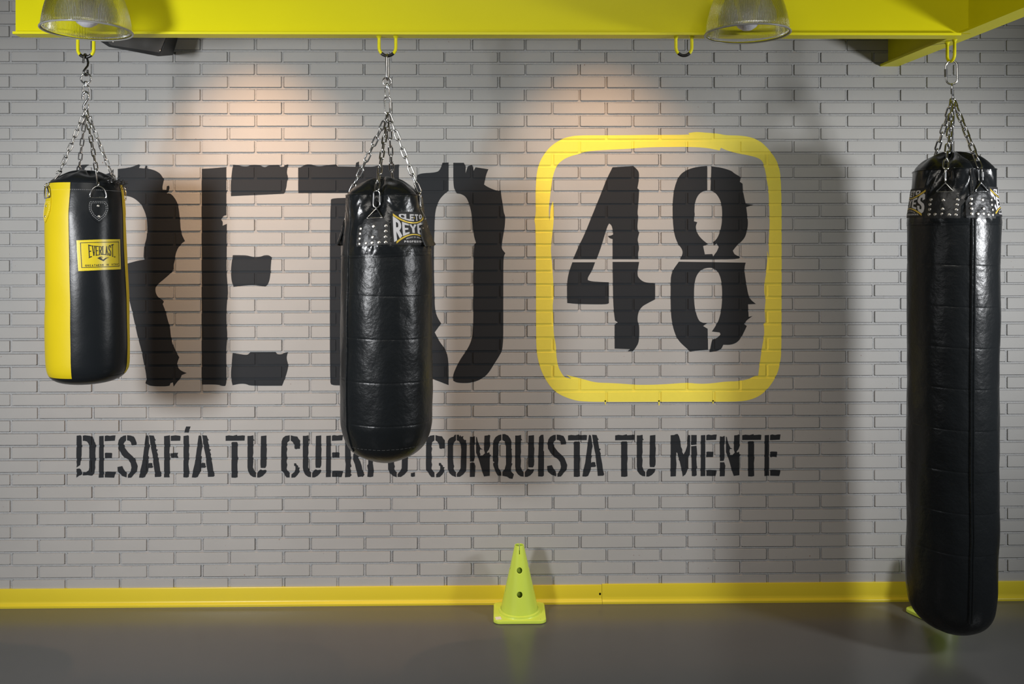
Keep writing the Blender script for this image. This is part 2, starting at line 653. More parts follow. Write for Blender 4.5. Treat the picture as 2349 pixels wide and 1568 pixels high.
big('painted_letter', 'black stencilled letter R behind the yellow and black bag', [
    (FULL, '182 380 190 377.5 206 377.5 199 381 195 385 194 394 225 402 252 398 261 387.5 261 868 182 868'),
    (Z7, '83 128 150 122 210 100 218 100 215 122 250 125 253 107 264 108 265 125 310 135 345 155 362 180 370 195 366 215 360 240 362 257 385 258 388 235 402 232 405 245 400 265 385 278 410 280 430 300 447 325 458 355 465 400 470 450 473 500 480 535 500 575 478 590 455 620 442 655 437 690 428 720 425 760 400 785 365 815 335 840 320 855 316 875 320 900 335 925 360 940 370 950 362 965 375 995 385 1030 395 1070 408 1110 412 1160 422 1210 440 1255 465 1295 455 1320 450 1345 465 1370 490 1385 512 1392 480 1405 475 1420 445 1455 430 1477 425 1450 410 1455 405 1470 380 1475 300 1474 265 1465 255 1455 262 1430 258 1390 245 1330 230 1250 210 1180 190 1090 170 1000 150 920 135 860 83 850 83 730 140 715 200 698 248 690 243 675 245 640 248 600 262 560 266 500 262 430 250 390 230 350 200 320 165 300 120 293 83 290')])
big('painted_letter', 'black stencilled letter E between the two nearer bags', [
    (Z7, '603 127 660 125 757 116 757 415 740 418 722 440 735 455 733 480 760 468 758 560 760 600 757 760 764 850 764 925 757 1000 758 1100 764 1160 755 1250 758 1400 757 1455 750 1472 730 1473 705 1463 603 1463'),
    (Z7, '797 102 830 105 855 112 890 112 905 102 965 104 980 115 1000 117 1018 104 1080 103 1090 115 1110 115 1120 104 1140 100 1130 150 1140 180 1132 210 1128 250 1113 282 1050 285 940 290 785 297 783 230 787 180'),
    (Z7, '797 662 880 663 900 668 925 674 970 672 990 663 1020 662 1037 675 1032 730 1030 785 1020 835 998 857 960 853 925 848 880 850 800 859 788 820 784 760 790 700'),
    (Z7, '795 1268 840 1275 880 1280 895 1275 903 1263 1060 1262 1070 1275 1095 1277 1115 1268 1138 1263 1128 1300 1142 1345 1132 1390 1118 1430 1102 1471 905 1472 880 1460 840 1458 795 1468 788 1440 784 1400 790 1330')])
big('painted_letter', 'black stencilled letter T partly behind the middle bag', [
    (Z8, '66 120 80 118 110 100 150 100 165 108 200 112 240 105 300 100 310 112 420 114 425 90 443 82 443 112 530 115 560 105 620 107 690 100 690 278 66 278'),
    (Z8, '262 325 280 308 440 307 448 320 448 1465 295 1470 270 1462 262 1440')])
big('painted_letter', 'black stencilled letter O partly behind the middle bag', [
    (Z8, '998 88 998 262 965 290 940 320 920 370 912 430 910 520 908 600 907 700 908 800 911 900 913 1000 930 1050 952 1085 930 1115 912 1140 940 1195 975 1240 998 1300 998 1467 930 1440 895 1428 800 1400 730 1300 695 1100 700 500 720 400 760 300 797 238 800 190 805 165 830 155 920 150 945 135 960 90'),
    (Z8, '1027 90 1092 90 1105 112 1103 155 1117 112 1140 102 1150 112 1153 140 1165 118 1245 130 1230 165 1218 225 1240 240 1290 262 1322 262 1325 300 1333 340 1340 400 1350 420 1347 480 1340 520 1327 600 1328 625 1350 650 1338 670 1337 800 1337 1000 1337 1240 1310 1290 1275 1345 1240 1400 1200 1430 1155 1448 1110 1455 1050 1452 1027 1440 1025 1405 1045 1355 1075 1300 1115 1245 1140 1190 1150 1130 1152 1000 1152 600 1168 585 1155 545 1148 480 1140 400 1125 340 1105 300 1075 283 1050 280 1040 265 1027 235')])
big('painted_number', 'black stencilled figure 4 inside the yellow rounded square', [
    (Z48, '487 246 585 240 600 238 625 262 632 280 630 320 622 360 632 370 628 440 622 500 628 515 622 560 624 590 633 600 622 640 628 660 632 690 625 715 628 747 487 747 487 637 470 632 461 620 478 618 490 612 487 580 480 560 468 552 458 570 447 605 425 680 400 747 272 747 300 680 335 610 375 510 420 400 455 310'),
    (Z48, '268 763 392 763 375 810 352 845 352 860 375 868 467 872 467 985 455 993 300 991 240 985 238 890 245 830'),
    (Z48, '487 761 632 761 625 800 622 835 635 855 660 872 700 876 719 878 719 965 680 985 645 1005 625 1040 622 1085 633 1105 632 1195 612 1230 598 1248 570 1248 582 1236 498 1233 498 1105 515 1090 500 1080 490 1000')])
big('painted_number', 'black stencilled figure 8 inside the yellow rounded square', [
    (Z48, '1003 238 1003 372 975 378 950 400 935 440 932 490 935 500 930 540 948 545 938 570 950 610 975 640 1008 665 980 675 990 720 1030 718 1035 732 1042 720 1055 705 1065 680 1055 660 1040 672 1035 655 1060 630 1080 570 1085 500 1080 440 1060 400 1040 380 1020 372 1025 240 1080 248 1135 265 1150 280 1187 300 1180 325 1195 335 1197 380 1212 445 1255 450 1215 463 1222 520 1225 560 1215 610 1200 640 1165 670 1142 700 1150 720 1183 735 1170 748 855 748 870 715 865 690 840 660 820 600 813 500 815 420 825 350 850 290 890 260 945 244'),
    (Z48, '848 760 1212 765 1203 800 1215 880 1228 950 1245 972 1268 990 1225 992 1227 1040 1228 1060 1250 1055 1215 1080 1205 1100 1218 1110 1190 1170 1165 1200 1130 1213 1090 1212 1080 1235 1055 1248 1015 1252 1025 1200 1030 1185 1060 1175 1075 1155 1070 1145 1028 1140 1045 1115 1065 1080 1080 1020 1085 940 1080 860 1060 810 1035 795 1010 792 975 800 945 830 932 880 930 950 935 1020 955 1080 975 1092 1003 1095 980 1110 1005 1125 1007 1240 940 1245 910 1250 895 1235 850 1195 825 1150 808 1080 803 1000 803 900 805 820')])
ring_o = soften(pts('300 72 500 72 700 70 850 70 905 68 900 60 940 53 1000 58 1060 62 1100 72 1180 73 1240 82 1285 100 1320 130 1360 175 1390 230 1402 290 1407 400 1408 600 1408 900 1407 1250 1400 1310 1385 1370 1350 1430 1310 1475 1260 1505 1190 1522 1000 1522 800 1522 500 1523 330 1522 270 1512 200 1485 155 1450 115 1390 90 1330 72 1250 70 1100 70 800 68 560 60 535 70 500 67 400 72 290 85 230 110 180 150 130 210 92 250 80'))
ring_i = soften(pts('300 175 340 160 440 152 560 147 680 137 800 136 900 135 1000 140 1070 155 1077 140 1110 155 1170 170 1230 182 1280 195 1305 215 1315 250 1325 300 1335 350 1340 450 1343 560 1337 650 1340 740 1328 700 1332 750 1328 780 1322 830 1315 870 1312 930 1322 960 1315 1020 1320 1090 1310 1100 1315 1150 1300 1230 1295 1270 1285 1340 1280 1380 1255 1385 1240 1395 1180 1410 1100 1412 1030 1422 960 1425 890 1418 800 1425 700 1430 610 1430 560 1425 470 1420 395 1418 330 1400 270 1385 235 1375 262 1398 225 1390 205 1360 190 1330 180 1270 180 1220 165 1150 165 1060 160 1000 168 940 163 850 157 760 150 700 155 640 165 560 168 480 163 430 150 460 143 540 138 480 150 380 160 300 180 240 215 205 260 185'))
drips = [pts('443 1515 452 1515 450 1538 446 1538'), pts('735 1515 745 1515 743 1542 739 1542'), pts('1030 1515 1040 1515 1037 1534 1033 1534')]
paint([([Z48(p) for p in ring_o], [[Z48(p) for p in ring_i]])] + [([Z48(p) for p in d], ()) for d in drips], M['yellow_paint'], 'painted_square_outline', 'yellow brushed rounded square around the figures 4 and 8')

# slogan glyphs: (y of cap top, y of baseline, polygons) in the coordinates they were read in
G = {
    'D': (220, 772, ['152 222 205 216 218 232 220 330 218 480 205 560 200 605 150 640 155 600 150 560 148 480', '150 655 190 650 210 665 218 690 217 735 185 745 150 772', '233 222 260 216 330 225 355 235 370 270 395 310 405 340 398 450 402 520 395 600 398 640 385 700 365 740 345 745 300 738 240 742 230 735 230 702 270 702 310 675 318 640 318 400 310 330 290 300 260 290 233 290']),
    'E': (220, 772, ['448 228 508 224 508 770 443 772 446 500', '522 226 550 218 590 225 630 218 664 218 655 288 520 295', '522 450 540 445 612 447 620 455 615 520 560 518 525 522', '522 695 560 690 664 695 655 740 645 772 522 768']),
    'S': (220, 772, ['803 218 803 285 780 310 770 330 785 380 830 440 885 490 920 530 940 580 955 620 945 690 910 720 890 750 870 772 825 775 825 735 860 690 872 640 860 580 830 540 780 510 735 460 700 400 695 330 705 280 730 245 770 222', '815 216 860 220 905 235 925 270 942 320 938 345 875 352 865 310 845 290 815 285', '688 632 752 620 770 660 800 700 812 740 808 770 750 750 700 710 690 680']),
    'A': (220, 772, ['1060 225 1075 218 1090 235 1100 300 1112 370 1100 420 1092 490 1105 497 1090 540 1092 590 1110 580 1145 582 1150 620 1160 630 1145 645 1090 648 1085 690 1050 765 1020 775 972 772 985 690 1010 590 1030 450 1045 330', '1103 218 1165 222 1178 260 1195 283 1180 290 1190 340 1200 400 1222 407 1205 430 1222 470 1218 490 1228 540 1240 600 1250 680 1268 745 1255 762 1180 765 1175 690 1160 600 1150 480 1132 400 1120 330']),
    'F': (220, 772, ['1300 230 1378 218 1380 330 1370 450 1380 460 1375 560 1378 680 1370 740 1375 770 1300 770', '1388 226 1450 218 1510 225 1518 235 1512 290 1388 292', '1385 455 1485 447 1475 480 1490 515 1400 515 1385 490']),
    'Í': (220, 772, ['1555 228 1615 218 1627 228 1630 380 1625 440 1632 470 1620 600 1632 690 1625 765 1600 774 1553 770 1555 500', '1590 103 1650 103 1620 185 1562 183']),
    'T': (220, 772, ['103 228 145 220 200 226 252 213 258 226 330 220 357 224 352 290 103 293', '180 315 195 307 250 307 262 320 260 480 266 520 258 600 262 770 230 778 180 775']),
    'U': (220, 772, ['390 228 430 228 468 220 470 270 485 288 468 292 465 380 468 450 460 500 468 560 462 640 475 670 480 690 503 715 503 772 465 768 430 745 400 705 390 640 390 500', '567 230 640 222 640 370 645 400 640 500 643 570 640 620 625 650 565 648 560 600 563 400', '517 715 545 680 565 668 590 678 630 672 643 685 625 720 590 755 550 775 517 775']),
    'C': (220, 772, ['945 220 945 290 915 315 905 370 915 400 905 450 912 520 905 570 915 610 905 660 920 690 945 720 945 775 905 775 880 745 860 710 835 690 832 600 835 360 838 300 855 255 890 228', '958 220 1000 232 1045 237 1060 265 1082 290 1080 398 1045 398 1030 405 1010 395 1005 350 985 310 958 290', '967 735 1005 705 1020 670 1020 630 1003 620 1003 588 1030 588 1035 605 1058 625 1055 640 1080 645 1070 665 1075 700 1050 740 1015 775 967 778']),
    'R': (220, 772, ['1672 228 1745 220 1745 430 1752 520 1745 590 1758 630 1740 650 1752 690 1745 720 1760 745 1735 770 1670 775 1680 600 1672 550', '1757 222 1830 228 1880 260 1900 320 1895 420 1870 480 1840 520 1870 560 1890 620 1900 680 1928 740 1905 770 1890 765 1840 772 1820 690 1800 600 1775 540 1780 470 1810 430 1825 360 1815 320 1790 295 1757 290']),
    'P': (220, 772, ['1970 228 2040 222 2045 520 2035 590 2048 680 2040 765 2000 774 1962 768 1970 680 1960 620 1975 600', '2050 222 2130 228 2180 270 2195 360 2180 460 2130 500 2050 505 2050 440 2090 430 2110 380 2105 320 2085 295 2050 290']),
    'O': (168, 600, ['660 163 660 222 640 245 630 280 630 420 635 470 642 490 635 515 645 540 660 555 660 603 620 588 590 560 575 520 573 400 575 230 590 205 615 190 635 185 645 168', '668 165 690 165 695 185 705 168 712 185 738 178 732 200 745 218 765 220 765 245 772 270 770 350 768 500 765 540 735 575 700 600 668 600 668 568 690 545 708 510 710 420 715 320 708 260 690 230 668 222']),
    '.': (168, 600, ['193 560 235 556 235 595 210 600 193 596']),
    'N': (168, 600, ['805 185 830 190 855 180 858 260 850 275 855 400 845 440 805 443 803 280', '805 455 850 455 862 490 855 600 803 602', '868 185 878 195 885 230 900 270 915 305 940 316 910 318 905 345 915 370 905 380 935 380 960 355 950 320 955 175 990 172 1000 165 1015 172 1010 220 1015 280 1000 320 980 345 985 355 1005 345 1010 370 1025 375 1010 400 1010 590 950 597 930 540 905 450 885 390 868 350']),
    'Q': (168, 600, ['1130 163 1130 220 1110 235 1098 270 1100 330 1095 390 1100 420 1095 470 1100 510 1120 540 1130 558 1130 590 1095 590 1075 560 1060 520 1045 480 1045 460 1060 450 1042 440 1042 300 1048 230 1070 190 1100 170', '1140 160 1165 158 1200 175 1225 210 1235 240 1232 305 1240 318 1235 330 1240 400 1235 460 1245 465 1232 500 1230 545 1260 575 1245 622 1215 618 1190 600 1140 590 1140 555 1165 520 1178 470 1178 290 1165 235 1140 220']),
    'I': (168, 600, ['1520 190 1540 168 1565 165 1570 230 1565 330 1572 340 1570 590 1555 600 1510 598 1512 400']),
    'M': (175, 640, ['970 180 1010 178 1030 168 1050 168 1065 195 1080 250 1085 310 1100 340 1100 370 1115 395 1135 360 1155 300 1160 200 1165 178 1190 180 1190 300 1185 400 1165 440 1165 560 1135 620 1105 643 1095 580 1070 470 1060 455 1060 430 1045 380 1035 370 1030 440 1035 500 1028 640 968 643 970 300', '1200 178 1262 178 1262 285 1200 292', '1200 305 1260 298 1268 400 1258 440 1262 520 1268 540 1260 560 1262 630 1240 640 1207 638']),
}
ZX = {2: (150, 5.729), 3: (500, 5.729), 4: (900, 4.517), 5: (1340, 4.894)}
WORDS = [
    ('DESAFÍA', [('D', 2, 148, 405), ('E', 2, 443, 664), ('S', 2, 688, 955), ('A', 2, 972, 1268), ('F', 2, 1300, 1518), ('Í', 2, 1553, 1650), ('A', 2, 1664, 1965)]),
    ('TU', [('T', 3, 103, 357), ('U', 3, 390, 645)]),
    ('CUERPO.', [('C', 3, 832, 1082), ('U', 3, 1117, 1364), ('E', 3, 1420, 1645), ('R', 3, 1670, 1928), ('P', 3, 1962, 2195), ('O', 4, -45, 165), ('.', 4, 193, 235)]),
    ('CONQUISTA', [('C', 4, 348, 545), ('O', 4, 573, 772), ('N', 4, 803, 1025), ('Q', 4, 1042, 1260), ('U', 4, 1273, 1472), ('I', 4, 1510, 1572), ('S', 4, 1603, 1812), ('T', 4, 1820, 2017), ('A', 4, 1968, 2195)]),
    ('TU', [('T', 5, 347, 568), ('U', 5, 590, 803)]),
    ('MENTE', [('M', 5, 968, 1268), ('E', 5, 1305, 1487), ('N', 5, 1520, 1757), ('T', 5, 1772, 1987), ('E', 5, 2020, 2202)]),
]
WORD_LABELS = ['black stencilled word DESAFÍA starting the slogan', 'black stencilled word TU after DESAFÍA', 'black stencilled word CUERPO partly behind the middle bag', 'black stencilled word CONQUISTA above the lime cone', 'black stencilled word TU before MENTE', 'black stencilled word MENTE ending the slogan']
for (word, letters), lab in zip(WORDS, WORD_LABELS):
    polys = []
    for g, z, xa, xb in letters:
        yt, yb, ps = G[g]
        allp = [p for s in ps for p in pts(s)]
        g0, g1 = min(p[0] for p in allp), max(p[0] for p in allp)
        zx, zs = ZX[z]
        X0, X1 = zx + xa / zs, zx + xb / zs
        top, bot = 998 - 2.2 * (X0 - 200) / 1600, 1094.7 - 4.0 * (X0 - 200) / 1600
        for s in ps:
            q = []
            for (x, y) in pts(s):
                v = P(X0 + (x - g0) / (g1 - g0) * (X1 - X0), top + (y - yt) / (yb - yt) * (bot - top), 0.003)
                q.append((v.x, v.z))
            polys.append((q, ()))
    paint(polys, M['black_paint'], 'painted_word', lab)

# ================================================================== YELLOW STEEL
BY = -0.63                                            # main beam web plane
zb = P(1174, 79.3, BY - 0.031).z                       # underside of its bottom flange
xL, xR = P(37, 60, BY).x, P(2216, 40, BY).x + 0.012
beam = MB()
hw, tf = 0.031, 0.0095
xF0, xF1 = P(28.5, 78, BY - hw).x, P(2205, 72, BY - hw).x
zf = 0.0
beam.add([(xF0, BY - hw, zb), (xF1, BY - hw, zb), (xF1 + .004, BY + hw, zb), (xF0, BY + hw, zb),
          (xF0, BY - hw, zb + tf), (xF1, BY - hw, zb + tf), (xF1 + .004, BY + hw, zb + tf), (xF0, BY + hw, zb + tf)],
         [(3, 2, 1, 0), (4, 5, 6, 7), (0, 1, 5, 4), (1, 2, 6, 5), (2, 3, 7, 6), (3, 0, 4, 7)])
TOPZ = zb + 0.34  # unseen upper part made taller to block the overhead light from the wall
# web with root fillets
prof = [(-0.011, zb + tf), (-0.0065, zb + tf + 0.0025), (-0.004, zb + tf + 0.009), (-0.004, TOPZ - 0.02), (0.004, TOPZ - 0.02), (0.004, zb + tf + 0.009), (0.0065, zb + tf + 0.0025), (0.011, zb + tf)]
n = len(prof)
beam.add([(xL, BY + y, z) for y, z in prof] + [(xR, BY + y, z) for y, z in prof], [(i, (i + 1) % n, n + (i + 1) % n, n + i) for i in range(n)] + [tuple(range(n))[::-1], tuple(range(n, 2 * n))])
beam.box(xL, xR, BY - hw, BY + hw, TOPZ - 0.02, TOPZ - 0.0105)
b1 = beam.build('steel_beam', M['beam'], smooth=True, angle=30)
tag(b1, 'yellow steel I-beam parallel to the brick wall, carrying three hanging loops', 'beam', kind='thing')
# hangers of the beam, above the photo
for px in (120, 1150, 1950):
    h = MB()
    xx = P(px, 0, BY).x
    h.box(xx - 0.03, xx + 0.03, BY - 0.005, BY + 0.005, TOPZ - 0.012, 3.4)
    h.build('hanger_strap', M['beam'], b1)

# cross beam: leaves the wall obliquely towards the room
tip = P(2040, 152.3, 0.0)
zc = P(2043, 152.3, 0.0).z
DIR = Vector((0.055, -1.0, 0)).normalized()
SIDE = Vector((-DIR.y, DIR.x, 0))                     # points to +x
C0 = Vector((P(2040, 152.3, 0).x, 0, zc))
cw = 0.0422
cross = MB()


def cb(s0, s1, a0, a1, z0, z1):
    c = []
    for z in (z0, z1):
        for s, a in ((s0, a0), (s1, a0), (s1, a1), (s0, a1)):
            p = C0 + DIR * s + SIDE * a
            c.append((p.x, min(p.y, 0.0), z))
    cross.add(c, [(0, 1, 2, 3), (7, 6, 5, 4), (4, 5, 1, 0), (5, 6, 2, 1), (6, 7, 3, 2), (7, 4, 0, 3)])


LCB = 2.9
cb(-0.02, LCB, -cw, cw, zc, zc + 0.010)
cb(-0.02, LCB, -0.0045, 0.0045, zc + 0.009, zc + 0.325)  # web height out of view raised to shade the wall from the ceiling light
cb(-0.02, LCB, -cw, cw, zc + 0.324, zc + 0.334)
b2 = cross.build('cross_beam', M['beam'], smooth=False)
tag(b2, 'yellow steel I-beam coming out from the wall above the tall black bag', 'beam', kind='thing')
h = MB()
pp = C0 + DIR * 2.6
h.box(pp.x - .03, pp.x + .03, pp.y - .005, pp.y + .005, zc + .33, 3.4)
h.build('hanger_strap', M['beam'], b2)


def loop_path(c, half, drop, axis, r):
    """U shape hanging from c (underside point), arms half apart along axis"""
    p = []
    z0 = c.z
    for t in (0, .35, .7, 1):
        p.append(c - axis * half + Vector((0, 0, 0.004 - t * (drop - half + 0.004))))
    for k in range(1, 16):
        a = PI * k / 16
        p.append(c - axis * half * math.cos(a) + Vector((0, 0, -(drop - half) - half * math.sin(a))))
    for t in (1, .7, .35, 0):
        p.append(c + axis * half + Vector((0, 0, 0.004 - t * (drop - half + 0.004))))
    return p


def hanging_loop(parent, c, half, drop, axis, r, worn):
    path = loop_path(c, half, drop, axis, r)
    m = MB()
    m.tube(path, r, seg=12)
    for q in (path[0], path[-1]):                     # weld collars
        m.lathe([(r * 1.9, 0.0), (r * 1.45, -0.004), (r * 1.02, -0.010)], (q.x, q.y, c.z + 0.001), 12)
    o = m.build('hanging_loop', M['beam'], parent)
    if worn:
        m = MB()
        m.tube(path[7:16], r * 1.03, seg=12)
        w_ = m.build('worn_band', M['worn'], o)
        w_['label'] = 'bare blackened steel where the paint has worn off'
    return path[11]


XA = Vector((1, 0, 0))
LOOPS = []
for (pl, pr, pb) in ((178.5, 215, 134.5), (869.5, 908, 131.5), (1550.5, 1587, 131)):
    a, b, cbm = P(pl, 95, BY), P(pr, 95, BY), P((pl + pr) / 2, pb, BY)
    half = (b.x - a.x) / 2
    c = Vector(((a.x + b.x) / 2, BY, zb))
    LOOPS.append(hanging_loop(b1, c, half, zb - cbm.z - 0.006, XA, 0.0062, True))
RY = -0.51                                            # depth of the tall bag
ca = P(2182, 94, RY)
cpt = C0 + DIR * (-(RY) / -DIR.y)
cpt = Vector((cpt.x - 0.004, RY, zc))
LOOPS.append(hanging_loop(b2, cpt, 0.026, zc - P(2182, 144, RY).z - 0.006, DIR, 0.0062, False))


# ================================================================== BAG TOOLKIT
def pchip(xs, ys):
    xs, ys = np.array(xs, float), np.array(ys, float)
    h = np.diff(xs)
    d = np.diff(ys) / h
    mm = np.zeros(len(xs))
    for i in range(1, len(xs) - 1):
        if d[i - 1] * d[i] > 0:
            w1, w2 = 2 * h[i] + h[i - 1], h[i] + 2 * h[i - 1]
            mm[i] = (w1 + w2) / (w1 / d[i - 1] + w2 / d[i])
    mm[0], mm[-1] = d[0], d[-1]

    def f(x):
        x = min(max(x, xs[0]), xs[-1])
        i = min(max(int(np.searchsorted(xs, x) - 1), 0), len(h) - 1)
        t = (x - xs[i]) / h[i]
        return ((1 + 2 * t) * (1 - t) ** 2 * ys[i] + t * (1 - t) ** 2 * h[i] * mm[i] + t * t * (3 - 2 * t) * ys[i + 1] + t * t * (t - 1) * h[i] * mm[i + 1])
    return f


class Bag:
    """surface of a hanging bag: rows of (photo y, left edge, right edge) seen at the depth of its axis"""

    def __init__(s, rows, y, relief):
        ys = [r[0] for r in rows]
        s.fl, s.fr = pchip(ys, [r[1] for r in rows]), pchip(ys, [r[2] for r in rows])
        s.y, s.relief = y, relief
        s.top, s.bot = ys[0], ys[-1]
        x, _, _ = s.row((s.top + s.bot) / 2)
        s.view = math.atan2(CAM.x - x, y - CAM.y)
        s.tab = [(py, *s.row(py)) for py in np.linspace(s.top, s.bot, 240)]

    def row(s, py):
        a, b = s.fl(py), s.fr(py)
        ra, rb_ = ray(a, py), ray(b, py)
        a1, a2 = math.atan2(ra.x, ra.y), math.atan2(rb_.x, rb_.y)
        am, half = (a1 + a2) / 2, (a2 - a1) / 2
        L = (s.y - CAM.y) / math.cos(am)
        return CAM.x + L * math.sin(am), P((a + b) / 2, py, s.y).z, max(L * math.sin(half), 1e-4)

    def at_z(s, z):
        t = s.tab
        if z >= t[0][2]:
            return t[0][1], t[0][3]
        for p, q in zip(t[:-1], t[1:]):
            if q[2] <= z:
                f = (p[2] - z) / (p[2] - q[2] + 1e-12)
                return p[1] + (q[1] - p[1]) * f, p[3] + (q[3] - p[3]) * f
        return t[-1][1], t[-1][3]

    def surf(s, th, z, off=0.0):
        cx, r = s.at_z(z)
        r += s.relief(th, z) + off
        return Vector((cx + r * math.sin(th), s.y - r * math.cos(th), z))

    def hit(s, px, py):
        """photo pixel -> (theta, z) on the front of the bag"""
        d = ray(px, py)
        z = P(px, py, s.y).z
        th = s.view
        for _ in range(8):
            cx, r = s.at_z(z)
            ox, oy = CAM.x - cx, CAM.y - s.y
            A, B, Cc = d.x ** 2 + d.y ** 2, 2 * (ox * d.x + oy * d.y), ox * ox + oy * oy - r * r
            disc = max(B * B - 4 * A * Cc, 0)
            t = (-B - math.sqrt(disc)) / (2 * A)
            p = CAM + d * t
            z = p.z
            th = math.atan2(p.x - cx, -(p.y - s.y))
        return th, z

    def shell(s, name, parent, material, py0, py1, th0=None, th1=None, nz=80, nt=144, off=0.0, cap=False, grooves=()):
        m = MB()
        pys = list(np.linspace(py0, py1, nz))
        for g in grooves:
            pys += [g - 1.4, g - .7, g, g + .7, g + 1.4]
        pys = sorted(set(min(max(p, py0), py1) for p in pys))
        full = th0 is None
        if full:
            ths = [2 * PI * k / nt for k in range(nt)]
        else:
            ths = [th0 + (th1 - th0) * k / nt for k in range(nt + 1)]
        v = []
        for py in pys:
            cx, z, r = s.row(py)
            for th in ths:
                gr = 0.0
                for g in grooves:
                    d = abs(py - g - (2.5 * math.sin(th - s.view)))
                    if d < 2.2:
                        gr -= 0.0008 * (1 - d / 2.2)
                fade = min(1.0, r / 0.08)
                rr = r + (s.relief(th, z) + gr) * fade + off
                v.append((cx + rr * math.sin(th), s.y - rr * math.cos(th), z))
        c = len(ths)
        f = []
        for i in range(len(pys) - 1):
            for k in range(c if full else c - 1):
                k2 = (k + 1) % c
                f.append((i * c + k, (i + 1) * c + k, (i + 1) * c + k2, i * c + k2))
        if cap:
            f.append(tuple((len(pys) - 1) * c + k for k in range(c))[::-1])
        m.add(v, f)
        return m.build(name, material, parent, angle=60)

    def decal(s, name, parent, material, outline, off=0.002, thick=0.002, holes=(), build=True, m=None, mi=0, flare=None, strip=0.06):
        """outline in (theta, z); lifted off the surface, with edges"""
        m = m or MB()
        offf = (lambda th, z: off + flare(th, z)) if flare else (lambda th, z: off)
        for t in triangles(outline, holes):
            a, b = min(p[0] for p in t), max(p[0] for p in t)
            k0, k1 = math.floor(a / strip), math.floor(b / strip)
            for k in range(k0, k1 + 1):
                q = clip_half(clip_half(t, 1, 0, -k * strip), -1, 0, (k + 1) * strip)
                if len(q) < 3:
                    continue
                c, d = min(p[1] for p in q), max(p[1] for p in q)
                for j in range(math.floor(c / .012), math.floor(d / .012) + 1):
                    w_ = clip_half(clip_half(q, 0, 1, -j * .012), 0, -1, (j + 1) * .012)
                    if len(w_) > 2:
                        m.poly([s.surf(th, z, offf(th, z)) for th, z in w_], mi)
        if build:
            m.weld()
        if thick:
            for loop in [outline] + list(holes):
                n = len(loop)
                for i in range(n):
                    a, b = loop[i], loop[(i + 1) % n]
                    ns = max(1, int(abs(b[0] - a[0]) / strip) + 1, int(abs(b[1] - a[1]) / .012) + 1)
                    for j in range(ns):
                        p = (a[0] + (b[0] - a[0]) * j / ns, a[1] + (b[1] - a[1]) * j / ns)
                        q = (a[0] + (b[0] - a[0]) * (j + 1) / ns, a[1] + (b[1] - a[1]) * (j + 1) / ns)
                        m.poly([s.surf(*p, offf(*p)), s.surf(*q, offf(*q)), s.surf(*q, offf(*q) - thick), s.surf(*p, offf(*p) - thick)], mi)
        if not build:
            return m
        return m.build(name, material, parent, angle=35)


def stadium(c, long, side, length, width, wire, n=10):
    """centre line of an oval link; length/width are outer sizes"""
    L, W = length / 2 - wire, width / 2 - wire
    st = L - W
    p = []
    for k in range(n + 1):
        a = -PI / 2 + PI * k / n
        p.append(c + long * (st + W * math.cos(a)) + side * (W * math.sin(a)))
    for k in range(n + 1):
        a = PI / 2 + PI * k / n
        p.append(c + long * (-st + W * math.cos(a)) + side * (W * math.sin(a)))
    return p


def frame_for(d):
    d = d.normalized()
    a = Vector((1, 0, 0)) if abs(d.x) < 0.9 else Vector((0, 1, 0))
    s1 = (a - d * a.dot(d)).normalized()
    return d, s1, d.cross(s1)


def chain(name, parent, A, B, pitch, wire, width, material, start=0, twist=0.0, sag=0.0):
    m = MB()
    A, B = Vector(A), Vector(B)
    d, s1, s2 = frame_for(B - A)
    L = (B - A).length
    n = max(1, round(L / pitch))
    pt = L / n
    for i in range(n):
        t = (i + .5) / n
        c = A.lerp(B, t) + Vector((0, 0, -sag * 4 * t * (1 - t)))
        tt = twist * t + rng.uniform(-.12, .12)
        a = s1 * math.cos(tt) + s2 * math.sin(tt)
        b = s2 * math.cos(tt) - s1 * math.sin(tt)
        side = a if (i + start) % 2 == 0 else b
        m.tube(stadium(c, d, side, pt + 2 * wire * 0.96, width, wire / 2 * 1.0, 7), wire / 2, closed=True, seg=8)
    return m.build(name, material, parent, angle=60)


def quick_link(parent, A, B, width, wire, side, material=None, sleeve=-1, name='quick_link'):
    """oval screw link from A (top) to B (bottom) with its hexagonal sleeve"""
    A, B = Vector(A), Vector(B)
    d = (A - B).normalized()
    side = (side - d * side.dot(d)).normalized()
    m = MB()
    c = (A + B) / 2
    L = (A - B).length
    m.tube(stadium(c, d, side, L + wire, width, wire / 2, 9), wire / 2, closed=True, seg=10)
    o = m.build(name, material or M['chrome'], parent, angle=60)
    k = MB()
    cc = c + side * sleeve * (width / 2 - wire / 2)
    k.tube([cc - d * L * .17, cc - d * L * .165, cc + d * L * .165, cc + d * L * .17], wire * .95, seg=6, radii=[wire * .8, wire * .95, wire * .95, wire * .8])
    k.build('sleeve_nut', M['steel'], o, angle=20)
    return o


rng = random.Random(11)

